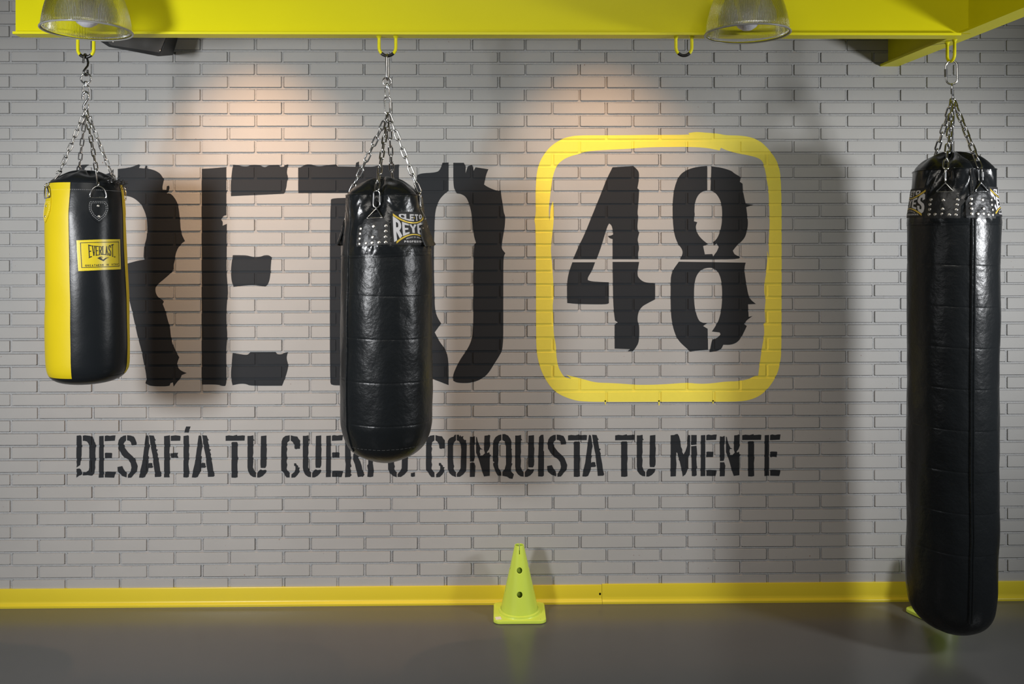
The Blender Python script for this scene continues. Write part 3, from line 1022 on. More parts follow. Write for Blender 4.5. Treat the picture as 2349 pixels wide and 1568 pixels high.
# stroke letters for the small labels (unit box, y up)
FONT = {
    'A': ['0 0 .5 1 1 0', '.2 .33 .8 .33'], 'C': ['1 .8 .95 .92 .75 1 .28 1 .08 .92 0 .75 0 .25 .08 .08 .28 0 .75 0 .95 .08 1 .2'], 'D': ['0 0 0 1 .65 1 1 .75 1 .25 .65 0 0 0'],
    'E': ['1 1 0 1 0 0 1 0', '0 .5 .8 .5'], 'F': ['1 1 0 1 0 0', '0 .52 .8 .52'], 'G': ['1 .78 .78 1 .25 1 0 .78 0 .22 .25 0 .78 0 1 .22 1 .5 .6 .5'],
    'H': ['0 0 0 1', '1 0 1 1', '0 .5 1 .5'], 'I': ['.5 0 .5 1'], 'L': ['0 1 0 0 1 0'], 'M': ['0 0 0 1 .5 .35 1 1 1 0'], 'N': ['0 0 0 1 1 0 1 1'],
    'O': ['.5 1 .2 .97 .04 .85 0 .7 0 .3 .04 .15 .2 .03 .5 0 .8 .03 .96 .15 1 .3 1 .7 .96 .85 .8 .97 .5 1'], 'P': ['0 0 0 1 .5 1 .8 .97 .96 .88 1 .72 .96 .58 .8 .48 .5 .45 0 .45'], 'R': ['0 0 0 1 .5 1 .8 .97 .96 .88 1 .75 .96 .62 .8 .53 .5 .5 0 .5', '.42 .48 1 0'],
    'S': ['1 .80 .93 .93 .75 1 .28 1 .08 .93 0 .80 .02 .68 .15 .59 .5 .5 .85 .41 .98 .32 1 .2 .92 .07 .72 0 .25 0 .07 .07 0 .2'], 'T': ['0 1 1 1', '.5 1 .5 0'], 'V': ['0 1 .5 0 1 1'],
    'W': ['0 1 .25 0 .5 .7 .75 0 1 1'], 'X': ['0 0 1 1', '0 1 1 0'], 'Y': ['0 1 .5 .5 1 1', '.5 .5 .5 0'],
}


def stroke_polys(ch, wx, wy):
    """mitred quads in the unit box; wx, wy: stroke thickness as a share of width and height"""
    out = []
    for s in FONT[ch]:
        q = [((wx / 2 + x * (1 - wx)) / wx, (wy / 2 + y * (1 - wy)) / wy) for x, y in pts(s)]   # space where the stroke is 1 wide
        closed = math.hypot(q[0][0] - q[-1][0], q[0][1] - q[-1][1]) < 1e-6
        if closed:
            q = q[:-1]
        n = len(q)
        L, R = [], []
        for i in range(n):
            def unit(a, b):
                d = math.hypot(b[0] - a[0], b[1] - a[1]) or 1
                return ((b[0] - a[0]) / d, (b[1] - a[1]) / d)
            d0 = unit(q[i - 1], q[i]) if (closed or i > 0) else None
            d1 = unit(q[i], q[(i + 1) % n]) if (closed or i < n - 1) else None
            d0, d1 = d0 or d1, d1 or d0
            nx, ny = -(d0[1] + d1[1]), d0[0] + d1[0]
            ln = math.hypot(nx, ny)
            if ln < .25:
                nx, ny, k = -d0[1], d0[0], .5
            else:
                nx, ny = nx / ln, ny / ln
                k = min(.5 / max(nx * -d0[1] + ny * d0[0], .3), 1.1)
            e = (0, 0)
            if not closed and i == 0:
                e = (-d1[0] * .5, -d1[1] * .5)
            if not closed and i == n - 1:
                e = (d0[0] * .5, d0[1] * .5)
            L.append(((q[i][0] + e[0] + nx * k) * wx, (q[i][1] + e[1] + ny * k) * wy))
            R.append(((q[i][0] + e[0] - nx * k) * wx, (q[i][1] + e[1] - ny * k) * wy))
        for i in range(n if closed else n - 1):
            j = (i + 1) % n
            out.append([L[i], R[i], R[j], L[j]])
    return out


class Patch:
    """u,v coordinates (0..1) on a bag surface"""

    def __init__(s, bag, quad):
        s.bag, s.q = bag, quad        # TL, TR, BR, BL in (theta, z)

    def uv(s, u, v):
        tl, tr, br, bl = s.q
        t = [(tl[k] * (1 - u) + tr[k] * u) for k in (0, 1)]
        b = [(bl[k] * (1 - u) + br[k] * u) for k in (0, 1)]
        return (b[0] + (t[0] - b[0]) * v, b[1] + (t[1] - b[1]) * v)

    def poly(s, m, uvs, off, mi=0):
        q = []
        n = len(uvs)
        for i in range(n):
            a, b = uvs[i], uvs[(i + 1) % n]
            q.append(s.uv(*a))
        s.bag.decal('', None, None, ccw(q), off, 0, build=False, m=m, mi=mi, strip=0.08)

    def text(s, m, word, u0, u1, vb, vt, off, gap=.25, wx=.24, wy=.16, mi=0, widths=None):
        """letters between u0 and u1; vb, vt may be functions of u"""
        fb = vb if callable(vb) else (lambda u: vb)
        ft = vt if callable(vt) else (lambda u: vt)
        n = len(word)
        ws = [1.0 if c not in 'I' else .45 for c in word]
        tot = sum(ws) + gap * (n - 1)
        x = 0
        for c, wd in zip(word, ws):
            a, b = u0 + (u1 - u0) * x / tot, u0 + (u1 - u0) * (x + wd) / tot
            x += wd + gap
            if c == ' ':
                continue
            for q in stroke_polys(c, wx / wd if wd < 1 else wx, wy):
                uvq = []
                for (gx, gy) in q:
                    u = a + (b - a) * gx
                    uvq.append((u, fb(u) + (ft(u) - fb(u)) * gy))
                s.poly(m, uvq, off, mi)

    def band(s, m, f, half, u0, u1, off, n=20, mi=0):
        for k in range(n):
            a, b = u0 + (u1 - u0) * k / n, u0 + (u1 - u0) * (k + 1) / n
            s.poly(m, [(a, f(a) - half(a)), (b, f(b) - half(b)), (b, f(b) + half(b)), (a, f(a) + half(a))], off, mi)


def boxing_patch(bag, parent, quad, label):
    """black woven patch: gold arcs, CLETO over REYES, PROFESIONAL underneath"""
    p = Patch(bag, quad)
    o = bag.decal('brand_patch', parent, M['label_black'], [p.uv(0, 0), p.uv(1, 0), p.uv(1, 1), p.uv(0, 1)][::1], 0.0034, 0.0034)
    o['label'] = label
    up = lambda u: .66 + .25 * ((u - .5) / .46) ** 2
    lo = lambda u: .31 - .25 * ((u - .5) / .42) ** 2
    t = MB()
    off = 0.0042
    cl = [('C', .17, .325), ('L', .30, .44), ('E', .425, .53), ('T', .555, .665), ('O', .685, .83)]
    for c, a, b in cl:
        p.text(t, c, a, b, lambda u: up(u) + .05, .925, off, wx=.30, wy=.24)
    for c, a, b, wx in (('R', .04, .215, .36), ('E', .238, .392, .36), ('Y', .405, .578, .36), ('E', .60, .755, .36), ('S', .775, .96, .36)):
        p.text(t, c, a, b, lambda u: (lo(u) + .045 if .09 < u < .91 else lo(u) + .07), lambda u: up(u) - .05, off, wx=wx, wy=.17)
    p.text(t, 'PROFESIONAL', .25, .84, .065, .125, off, gap=.3, wx=.3, wy=.24)
    lo2 = lambda u: lo(u) - .10
    p.text(t, 'HECHO', .30, .455, lambda u: lo2(u), lambda u: lo2(u) + .042, off, gap=.5, wx=.26, wy=.2)
    p.text(t, 'EN', .485, .535, lambda u: lo2(u), lambda u: lo2(u) + .042, off, gap=.5, wx=.26, wy=.2)
    p.text(t, 'MEXICO', .565, .735, lambda u: lo2(u), lambda u: lo2(u) + .042, off, gap=.5, wx=.26, wy=.2)
    t.build('white_lettering', M['thread_white'], o, smooth=False)
    g = MB()
    p.band(g, up, lambda u: .016 + .035 * abs(u - .5) ** 1.5 * 2, .045, .955, off + .0003)
    g.build('gold_arc', M['thread_gold'], o, smooth=False)
    g = MB()
    p.band(g, lo, lambda u: .016 + .035 * abs(u - .5) ** 1.5 * 2, .085, .915, off + .0003)
    g.build('gold_arc', M['thread_gold'], o, smooth=False)
    g = MB()
    st = [(.535 + .02 * (1 if k % 2 == 0 else .42) * math.sin(PI * k / 5), .815 + .031 * (1 if k % 2 == 0 else .42) * math.cos(PI * k / 5)) for k in range(10)]
    p.poly(g, st, off + .0006)
    g.build('gold_star', M['thread_gold'], o, smooth=False)
    return o


def rivets(bag, parent, spots, r, off, name='rivet'):
    for th, z in spots:
        m = MB()
        c = bag.surf(th, z, off)
        nrm = Vector((math.sin(th), -math.cos(th), 0))
        t1 = Vector((math.cos(th), math.sin(th), 0))
        prof = [(r, 0), (r * .98, r * .14), (r * .84, r * .26), (r * .45, r * .33), (r * .02, r * .35)]
        seg = 14
        v = [c + (t1 * math.cos(2 * PI * k / seg) + UP * math.sin(2 * PI * k / seg)) * a + nrm * b for a, b in prof for k in range(seg)]
        f = [(i * seg + k, i * seg + (k + 1) % seg, (i + 1) * seg + (k + 1) % seg, (i + 1) * seg + k) for i in range(len(prof) - 1) for k in range(seg)]
        m.add(v, f)
        m.build(name, M['rivet'], parent, angle=60)


def surf_tube(bag, m, line, r, off, per=4):
    p = []
    for (a, b) in zip(line[:-1], line[1:]):
        for k in range(per):
            p.append(bag.surf(a[0] + (b[0] - a[0]) * k / per, a[1] + (b[1] - a[1]) * k / per, off))
    p.append(bag.surf(*line[-1], off))
    m.tube(p, r, seg=6)


def dashes(bag, m, line, off, r=0.0006, dash=0.004, gap=0.0025, closed=False):
    """thread dashes along a (theta,z) line"""
    if closed:
        line = line + [line[0]]
    P3 = [bag.surf(th, z, off) for th, z in line]
    pos, on = 0.0, True
    for i in range(len(line) - 1):
        a, b = P3[i], P3[i + 1]
        L = (b - a).length
        n = max(1, int(L / (dash + gap)))
        for k in range(n):
            t0, t1 = k / n, (k + dash / (dash + gap)) / n
            pa = (line[i][0] + (line[i + 1][0] - line[i][0]) * t0, line[i][1] + (line[i + 1][1] - line[i][1]) * t0)
            pb = (line[i][0] + (line[i + 1][0] - line[i][0]) * t1, line[i][1] + (line[i + 1][1] - line[i][1]) * t1)
            m.tube([bag.surf(*pa, off), bag.surf(*pb, off)], r, seg=5)


def top_cover(bag, parent, material, rise, folds, flat=0.55, name='top_cover', skew=0.0):
    """gathered leather closing the mouth of the bag; folds = angles pulled by the chains"""
    cx, z, r = bag.row(bag.top)
    nt, nr = 144, 22
    m = MB()
    v = []
    for i in range(nr + 1):
        t = i / nr
        for k in range(nt):
            th = 2 * PI * k / nt
            pull = sum(math.exp(-(((th - a + PI) % (2 * PI) - PI) / .24) ** 2) for a in folds)
            rr = (r - 0.002 + bag.relief(th, z) * (1 - t)) * (1 - t) + 0.002
            hz = rise * (1 - (1 - t) ** 2.2) ** .9
            hz *= 1 - .42 * pull * math.sin(PI * min(1, t * 1.1)) ** .8
            hz += .0035 * math.sin(9 * th + 3 * t) * math.sin(PI * t) + .005 * noise.noise((math.cos(th) * 2, math.sin(th) * 2, t * 3))
            hz += skew * math.sin(th) * (1 - t) * t * 2
            rim = -.004 if i == 0 else 0
            v.append((cx + rr * math.sin(th), bag.y - rr * math.cos(th), z + hz + rim + .001))
    f = [(i * nt + k, i * nt + (k + 1) % nt, (i + 1) * nt + (k + 1) % nt, (i + 1) * nt + k) for i in range(nr) for k in range(nt)]
    f.append(tuple(nr * nt + k for k in range(nt)))
    m.add(v, f)
    return m.build(name, material, parent, angle=70)


def ring_triangle(bag, parent, apex, base_a, base_b, wire, out, material, arch=False, name='triangle_ring'):
    """wire ring: apex and base corners as (theta, z); stands off the leather by out"""
    A, B, C = bag.surf(*apex, out), bag.surf(*base_a, wire), bag.surf(*base_b, wire)
    p = []
    def seg(a, b, n):
        return [a.lerp(b, k / n) for k in range(n)]
    if arch:
        mid = (B + C) / 2
        h = A - mid
        w_ = (C - B) / 2
        for k in range(17):
            a = PI * k / 16
            p.append(mid - w_ * math.cos(a) * (1 - .12 * math.sin(a)) + h * math.sin(a) ** .8)
    else:
        for k in range(9):
            t = k / 8
            p.append(B.lerp(A, t) if t < .9 else B.lerp(A, .9).lerp(A, (t - .9) * 5))
        for k in range(1, 9):
            t = k / 8
            p.append(A.lerp(C, t))
    p += [C.lerp(B, k / 6) for k in range(1, 6)]
    m = MB()
    m.tube(p, wire / 2, closed=True, seg=9)
    return m.build(name, material, parent, angle=60), A


def hanging_tab(bag, parent, outline, spots, ring, shift, mats, rv, tab_label=None, flare=None, wire=0.0055, stitch=None, arch=False, off=0.0045):
    """leather tab with rivets and ring, as read at the front, turned by shift around the bag"""
    sh = lambda q: [(th + shift, z) for th, z in q]
    o = bag.decal('hanging_tab', parent, mats[0], ccw(sh(outline)), off, off, flare=(lambda th, z: flare(th - shift, z)) if flare else None)
    if tab_label:
        o['label'] = tab_label
    rivets(bag, o, sh(spots), rv, off)
    if stitch:
        m = MB()
        for s in (1.0, .82):
            cx_, cz_ = sum(p[0] for p in stitch) / len(stitch), sum(p[1] for p in stitch) / len(stitch)
            ln = [(cx_ + (p[0] - cx_) * s + shift, cz_ + (p[1] - cz_) * s) for p in stitch]
            dashes(bag, m, ln, off + .0005, closed=True, dash=.0042, gap=.0022)
        m.build('stitching', mats[1], o)
    r_o, apex = ring_triangle(bag, parent, (ring[0][0] + shift, ring[0][1]), (ring[1][0] + shift, ring[1][1]), (ring[2][0] + shift, ring[2][1]), wire, 0.012, M['chrome'], arch)
    return apex


def ntheta(freq, zf, seed, amp):
    def f(th, z):
        return amp * noise.noise((math.cos(th) * freq + seed, math.sin(th) * freq, z * zf))
    return f


def swivel(parent, top, bottom, r, wire, low_w):
    """eye, boss and lower eye"""
    m = MB()
    top, bottom = Vector(top), Vector(bottom)
    L = top.z - bottom.z
    c = top - Vector((0, 0, r))
    m.tube([c + Vector((math.cos(a) * r, 0, math.sin(a) * r * 1.0)) for a in [2 * PI * k / 24 for k in range(24)]], wire / 2, closed=True, seg=10)
    zb_ = c.z - r
    m.lathe([(.001, .010), (wire * .9, .009), (wire * 1.1, .004), (wire * 1.15, -.002), (wire * .8, -.008), (wire * .8, -.012), (.001, -.013)], (c.x, c.y, zb_), 14)
    lo_t = zb_ - .006
    cc = Vector((c.x, c.y, (lo_t + bottom.z) / 2))
    m.tube(stadium(cc, UP, XA, lo_t - bottom.z + wire, low_w, wire / 2 * .9, 9), wire / 2 * .9, closed=True, seg=10)
    return m.build('swivel', M['chrome'], parent, angle=60)


# ================================================================== MIDDLE BAG
MY_ = BY
rowsM = [(449, 797, 968), (470, 795.5, 971), (500, 792.5, 975), (540, 788, 981), (583, 784, 988.5), (620, 782.5, 990.5), (680, 781, 991), (780, 780.5, 991.5), (880, 780, 992), (960, 780, 992), (985, 784, 989), (1005, 790, 982.5), (1020, 798, 973.5), (1032, 810, 961), (1042, 827, 945), (1050, 846, 926), (1056, 864, 908), (1059, 886, 887)]
nM1, nM2 = ntheta(1.6, 5.0, 3.0, .0040), ntheta(4.0, 14.0, 9.0, .0016)
pinchM = {'folds': [], 'z0': 0, 'z1': 1, 'd': .034, 'w': .23}


def pinch(pn, th, z):
    if z < pn['z0']:
        return 0.0
    t = min(1.0, (z - pn['z0']) / (pn['z1'] - pn['z0']))
    t = t * t * (3 - 2 * t)
    v = 0.0
    for a in pn['folds']:
        d = (th - a + PI) % (2 * PI) - PI
        v += -pn['d'] * math.exp(-(d / pn['w']) ** 2) + pn['d'] * .28 * math.exp(-((abs(d) - .62) / .26) ** 2)
    return v * t


def creases(pn, th, z, seed):
    if z < pn['zb'] or not pn['folds']:
        return 0.0
    t = min(1.0, (z - pn['zb']) / .03)
    v = 0.0
    for a in pn['folds']:
        d = (th - a + PI) % (2 * PI) - PI
        if abs(d) < .95:
            sgn = 1 if d > 0 else -1
            q = noise.noise((d * 5.0 + sgn * (z - pn['zb']) * 16 + seed, (z - pn['zb']) * 5, a * 3))
            v += (1 - abs(q)) ** 3 * .0055 * math.exp(-(d / .55) ** 2)
    return v * t


pinchM['zb'] = 1e9
bagM = Bag(rowsM, MY_, lambda th, z: nM1(th, z) + nM2(th, z) + pinch(pinchM, th, z) + creases(pinchM, th, z, 2.0))
lowM = Vector((bagM.row(900)[0], MY_, bagM.row(1059)[1]))
midT = thing('punching_bag', lowM, 'glossy black leather heavy bag hanging in front of the painted T and O', 'punching bag', 'heavy bags on chains')
bagM.shell('bag_body', midT, M['leather'], 583, 1059, nz=150, grooves=(673.5, 768, 863, 957), cap=True)
front = bagM.hit(862, 480)[0]
foldsM = [front, front + PI / 2, front - PI / 2, front + PI]
pinchM.update(folds=foldsM, zb=bagM.row(583)[1], z0=bagM.row(520)[1], z1=bagM.row(452)[1])
bagM.shell('collar', midT, M['leather_smooth'], 449, 584.5, nz=70, nt=192, off=0.0015)
top_cover(bagM, midT, M['leather_smooth'], P(886, 408, MY_).z - bagM.row(449)[1], foldsM)
# rim piping, seams
m = MB()
zr = bagM.row(449)[1]
m.tube([bagM.surf(2 * PI * k / 96, zr - .001, .001) for k in range(96)], .0028, closed=True, seg=8)
m.build('rim_piping', M['leather_smooth'], midT)
m = MB()
for py in (579.5, 587):
    z = bagM.row(py)[1]
    m.tube([bagM.surf(2 * PI * k / 120, z - .006 * math.sin(-(2 * PI * k / 120 - bagM.view)), .0012) for k in range(120)], .0014, closed=True, seg=6)
m.build('seam_stitching', M['leather_smooth'], midT)
m = MB()
ths = bagM.hit(797, 700)[0]
m.tube([bagM.surf(ths, bagM.row(py)[1], .001) for py in np.linspace(452, 1020, 60)], .0035, seg=8)
m.build('side_piping', M['leather_smooth'], midT)
# bottom stitching
m = MB()
z = bagM.row(1010)[1]
dashes(bagM, m, [(bagM.view - 1.3 + 2.6 * k / 24, z) for k in range(25)], .0006, r=.0005, dash=.012, gap=.006)
m.build('bottom_stitching', M['stitch_dark'], midT)


def px_list(bag, s, x0, y0, sc):
    return [bag.hit(x0 + x / sc, y0 + y / sc) for x, y in pts(s)]


tabO = px_list(bagM, '200 885 495 865 600 950 650 1030 655 1200 650 1400 500 1410 300 1425 10 1440 15 1250 45 1030 120 990 165 900', 820, 400, 8.71)
tabR = px_list(bagM, '95 1085 85 1185 75 1283 65 1388 190 1375 310 1365 440 1358 565 1355 562 1248 565 1135 570 1030 335 1040 318 1255', 820, 400, 8.71)
rngM = px_list(bagM, '372 672 205 885 500 862', 820, 400, 8.71)
zt0, zt1 = min(p[1] for p in tabO), max(p[1] for p in tabO)
flareM = lambda th, z: 0.016 * max(0, 1 - (z - zt0) / (zt1 - zt0)) ** 2
apexM = []
for k, (shv, fl_) in enumerate(((0, None), (PI / 2, flareM), (PI, None), (-PI / 2, flareM))):
    apexM.append(hanging_tab(bagM, midT, tabO, tabR, rngM, shv, (M['tab_leather'],), .0066, flare=fl_, wire=.0062, off=.006))
q0, q1 = bagM.hit(897, 487), bagM.hit(897, 562)
half = bagM.hit(946.3, 520)[0] - bagM.hit(897, 520)[0]
thc = bagM.hit(946.3, 520)[0]
zz = (bagM.hit(930, 485)[1], bagM.hit(930, 561)[1])
boxing_patch(bagM, midT, [(thc - half, zz[0]), (thc + half, zz[0]), (thc + half, zz[1]), (thc - half, zz[1])], 'black brand patch with white lettering and gold arcs')

# hanging hardware
lx = LOOPS[1].x
hw_t, hw_b = Vector((lx, MY_, P(888, 124, MY_).z)), Vector((lx, MY_, P(888, 184.5, MY_).z))
m = MB()
m.tube(stadium((hw_t + hw_b) / 2, UP, Vector((.15, 1, 0)).normalized(), hw_t.z - hw_b.z + .004, .036, .0052, 9), .0052, closed=True, seg=10)
m.build('long_link', M['steel'], midT, angle=60)
sx = P(888, 190, MY_).x
swivel(midT, (sx, MY_, P(888, 177, MY_).z), (sx, MY_, P(888, 222, MY_).z), .0165, .0055, .021)
qA, qB = Vector((sx + .001, MY_, P(889, 222, MY_).z)), Vector((sx + .004, MY_, P(889, 262, MY_).z))
quick_link(midT, qA, qB, .030, .0065, XA, sleeve=1)
JM = qB + Vector((0, 0, .002))
for ap, th in zip(apexM, [front, front + PI / 2, front + PI, front - PI / 2]):
    out = Vector((math.sin(th), -math.cos(th), 0))
    linkB = ap + Vector((0, 0, .002))
    dirv = (JM - ap).normalized()
    q_top = ap + Vector((0, 0, .066)) + out * -.004
    tang = Vector((math.cos(th), math.sin(th), 0))
    quick_link(midT, q_top, linkB, .030, .0058, tang, M['chrome'], sleeve=1)
    chain('chain', midT, JM, q_top + dirv * .002, .0350, .0066, .0225, M['chrome'], start=rng.randint(0, 1), twist=rng.uniform(-.5, .5))


# ================================================================== TALL BAG
rowsR = [(392, 2094, 2282), (430, 2091, 2284.5), (470, 2085, 2290), (513, 2079.6, 2296.5), (560, 2080, 2296), (600, 2080.5, 2295), (700, 2080.5, 2295), (800, 2079.5, 2294), (1040, 2078.5, 2293.5), (1200, 2079.4, 2294.5), (1270, 2077.8, 2291.5), (1335, 2077.8, 2291), (1365, 2080, 2289), (1385, 2084, 2285.5), (1402, 2092, 2279), (1416, 2103, 2269), (1428, 2119, 2255), (1438, 2140, 2236), (1445, 2162, 2214), (1448, 2187, 2189)]
nR1, nR2 = ntheta(1.5, 4.0, 21.0, .0040), ntheta(4.0, 12.0, 31.0, .0016)
pinchR = {'folds': [], 'z0': 0, 'z1': 1, 'd': .026, 'w': .22}
pinchR['zb'] = 1e9
bagR = Bag(rowsR, RY, lambda th, z: nR1(th, z) + nR2(th, z) + pinch(pinchR, th, z) + creases(pinchR, th, z, 7.0))
lowR = Vector((bagR.row(1200)[0], RY, bagR.row(1448)[1]))
talT = thing('punching_bag', lowR, 'tallest black leather bag, hanging under the oblique beam almost down to the floor', 'punching bag', 'heavy bags on chains')
bagR.shell('bag_body', talT, M['leather'], 513, 1448, nz=220, grooves=(605.5, 697, 787, 877, 968, 1059, 1150, 1241), cap=True)
frontR = bagR.hit(2167, 430)[0]
seamR = bagR.hit(2232, 600)[0]
tabO = px_list(bagR, '515 630 720 625 790 700 860 730 800 800 795 945 600 945 380 945 400 760 430 700 500 650', 2050, 320, 5.227)
tabR = px_list(bagR, '460 722 602 728 762 722 448 778 755 782 445 838 592 833 747 842 437 898 510 897 586 893 667 902 741 903', 2050, 320, 5.227)
rngR = px_list(bagR, '625 520 515 630 720 624', 2050, 320, 5.227)
shifts = [0, math.radians(50), math.radians(195), math.radians(-135)]
foldsR = [frontR + s for s in shifts]
pinchR.update(folds=foldsR, zb=bagR.row(513)[1], z0=bagR.row(455)[1], z1=bagR.row(395)[1])
bagR.shell('collar', talT, M['leather_smooth'], 392, 515, nz=60, nt=192, off=0.0012)
top_cover(bagR, talT, M['leather_smooth'], P(2188, 343, RY).z - bagR.row(392)[1] - .012, foldsR)
m = MB()
zr = bagR.row(392)[1]
m.tube([bagR.surf(2 * PI * k / 96, zr - .001, .001) for k in range(96)], .003, closed=True, seg=8)
m.build('rim_piping', M['leather_smooth'], talT)
m = MB()
for py in (510.5, 517):
    z = bagR.row(py)[1]
    m.tube([bagR.surf(2 * PI * k / 120, z, .0012) for k in range(120)], .0013, closed=True, seg=6)
m.build('seam_stitching', M['leather_smooth'], talT)
m = MB()
for dth in (-.028, .028):
    m.tube([bagR.surf(seamR + dth, bagR.row(py)[1], .0002) for py in np.linspace(394, 1390, 90)], .0052, seg=8)
m.build('side_seam', M['leather_smooth'], talT)
apexR = []
for shv in shifts:
    apexR.append(hanging_tab(bagR, talT, tabO, tabR, rngR, shv, (M['tab_leather'],), .0066, wire=.0055, off=.006))
# patches left and right of the front tabs
zz = (bagR.hit(2120, 431)[1], bagR.hit(2120, 497)[1])
thR = bagR.hit(2127, 465)[0]
wR = .200 / .170
boxing_patch(bagR, talT, [(thR - wR, zz[0]), (thR, zz[0]), (thR, zz[1]), (thR - wR, zz[1])], 'black brand patch with white lettering turned to the left')
thL = bagR.hit(2270, 465)[0]
boxing_patch(bagR, talT, [(thL, zz[0]), (thL + wR, zz[0]), (thL + wR, zz[1]), (thL, zz[1])], 'black brand patch with white lettering turned to the right')

cA = Vector((cpt.x + .002, RY, P(2183, 140, RY).z))
cB = Vector((cpt.x + .004, RY, P(2183, 193.5, RY).z))
quick_link(talT, cA, cB, .050, .0078, Vector((1, -.35, 0)).normalized(), sleeve=-1)
qA, qB = cB + Vector((0, 0, .002)), Vector((cB.x + .003, RY, P(2184, 228, RY).z))
quick_link(talT, qA, qB, .030, .0068, Vector((.6, 1, 0)).normalized(), sleeve=-1)
JR = qB
for ap, th in zip(apexR, foldsR):
    out = Vector((math.sin(th), -math.cos(th), 0))
    dirv = (JR - ap).normalized()
    q_top = ap + Vector((0, 0, .058)) + out * -.004
    quick_link(talT, q_top, ap + Vector((0, 0, .002)), .026, .0055, out, M['chrome'], sleeve=1)
    chain('chain', talT, JR, q_top, .0355, .0076, .0262, M['chrome'], start=rng.randint(0, 1), twist=rng.uniform(-.4, .4))

# ================================================================== YELLOW AND BLACK BAG
rowsL = [(421, 111.5, 279.5), (430, 110, 281.5), (440, 108.8, 283.8), (470, 105, 286), (500, 102, 288), (560, 102, 290), (620, 102.5, 292.4), (687, 104, 295.7), (744, 102.8, 297), (800, 103.6, 298.5), (830, 105, 298), (845, 107.2, 296), (855, 111, 291), (863, 118, 283), (871, 133, 267), (876, 156, 243), (878.5, 180, 219), (879, 199, 201)]
nL1 = ntheta(1.4, 5.0, 41.0, .0030)
bagL = Bag(rowsL, BY, lambda th, z: nL1(th, z))
lowL = Vector((bagL.row(700)[0], BY, bagL.row(879)[1]))
lefT = thing('punching_bag', lowL, 'short yellow and black bag with a yellow label, hanging before the painted R', 'punching bag', 'heavy bags on chains')
tA, tB = bagL.hit(160.5, 650)[0], bagL.hit(287, 650)[0]
tA = bagL.hit(160.5, 650)[0]
span = tB - tA
other = (2 * PI - 2 * span) / 2
PYC = 857
bagL.shell('black_panel', lefT, M['vinyl_black'], 421, PYC, tA, tB, nz=90, nt=60)
bagL.shell('yellow_panel', lefT, M['vinyl_yellow'], 421, PYC, tB, tB + other, nz=90, nt=50, off=.0007)
bagL.shell('black_panel', lefT, M['vinyl_black'], 421, PYC, tB + other, tB + other + span, nz=90, nt=60)
bagL.shell('yellow_panel', lefT, M['vinyl_yellow'], 421, PYC, tB + other + span, tB + 2 * other + span, nz=90, nt=50, off=.0007)
bagL.shell('bottom_cap', lefT, M['vinyl_black'], PYC - 1, 879, nz=30, off=.0009, cap=True)
fL = bagL.hit(223, 470)[0]
shL = [0, PI / 2, PI, -PI / 2]
foldsL = [fL + s for s in shL]
top_cover(bagL, lefT, M['vinyl_black'], P(195, 389, BY).z - bagL.row(421)[1] - .006, foldsL)
m = MB()
zr = bagL.row(421)[1]
m.tube([bagL.surf(2 * PI * k / 96, zr - .001, .0) for k in range(96)], .0030, closed=True, seg=8)
m.build('rim_piping', M['vinyl_black'], lefT)
z = bagL.row(439)[1]
m = MB()
dashes(bagL, m, [(tA + span * k / 30, z) for k in range(31)], .0006, r=.0005, dash=.0036, gap=.003)
m.build('rim_stitching', M['stitch'], lefT)
m = MB()
dashes(bagL, m, [(tA - other * k / 30, z) for k in range(31)], .0012, r=.0005, dash=.0036, gap=.003)
m.build('rim_stitching', M['stitch_yellow'], lefT)
m = MB()
m.tube([bagL.surf(tA, bagL.row(py)[1], .0003) for py in np.linspace(423, PYC, 50)], .0012, seg=6)
m.tube([bagL.surf(tB, bagL.row(py)[1], .0003) for py in np.linspace(423, PYC, 50)], .0012, seg=6)
m.build('panel_seam', M['vinyl_black'], lefT)

tabO = px_list(bagL, '750 590 960 590 975 640 980 750 955 820 915 865 870 895 830 870 790 830 745 760 735 680', 60, 340, 5.227)
tabR = px_list(bagL, '860 690 870 815', 60, 340, 5.227)
rngL = px_list(bagL, '850 455 760 592 950 592', 60, 340, 5.227)
stch = px_list(bagL, '765 640 850 636 945 640 968 680 970 740 940 810 870 870 800 810 760 740 755 690', 60, 340, 5.227)
apexL = []
for k, shv in enumerate(shL):
    yel = k % 2 == 1
    apexL.append(hanging_tab(bagL, lefT, tabO, tabR, rngL, shv, (M['vinyl_yellow'] if yel else M['vinyl_black'], M['stitch_yellow'] if yel else M['stitch']), .0050,
                             tab_label='yellow hanging tab' if yel else 'black hanging tab', stitch=stch, arch=True, wire=.0058, off=.0035))
# yellow brand label
quad = [bagL.hit(175.4, 551), bagL.hit(274.3, 548.4), bagL.hit(275.7, 617.3), bagL.hit(179.6, 621.5)]
pl = Patch(bagL, quad)
lab = bagL.decal('brand_label', lefT, M['label_yellow'], ccw([pl.uv(0, 0), pl.uv(.5, .012), pl.uv(1, 0), pl.uv(1, 1), pl.uv(.5, 1.012), pl.uv(0, 1)]), .0022, .0022)
lab['label'] = 'yellow label with black frame and lettering'
m = MB()
off = .0028
for q in (((.07, .10), (.955, .10), (.955, .12), (.07, .12)), ((.07, .905), (.955, .905), (.955, .925), (.07, .925)), ((.07, .10), (.084, .10), (.084, .925), (.07, .925)), ((.941, .10), (.955, .10), (.955, .925), (.941, .925))):
    if q[1][0] - q[0][0] > .2:
        for k in range(12):
            a, b = q[0][0] + (q[1][0] - q[0][0]) * k / 12, q[0][0] + (q[1][0] - q[0][0]) * (k + 1) / 12
            pl.poly(m, [(a, q[0][1]), (b, q[0][1]), (b, q[2][1]), (a, q[2][1])], off)
    else:
        pl.poly(m, list(q), off)
par = lambda u: ((u - .51) / .28) ** 2
pb, pt_ = (lambda u: .505 - .095 * par(u)), (lambda u: .79 + .065 * par(u))
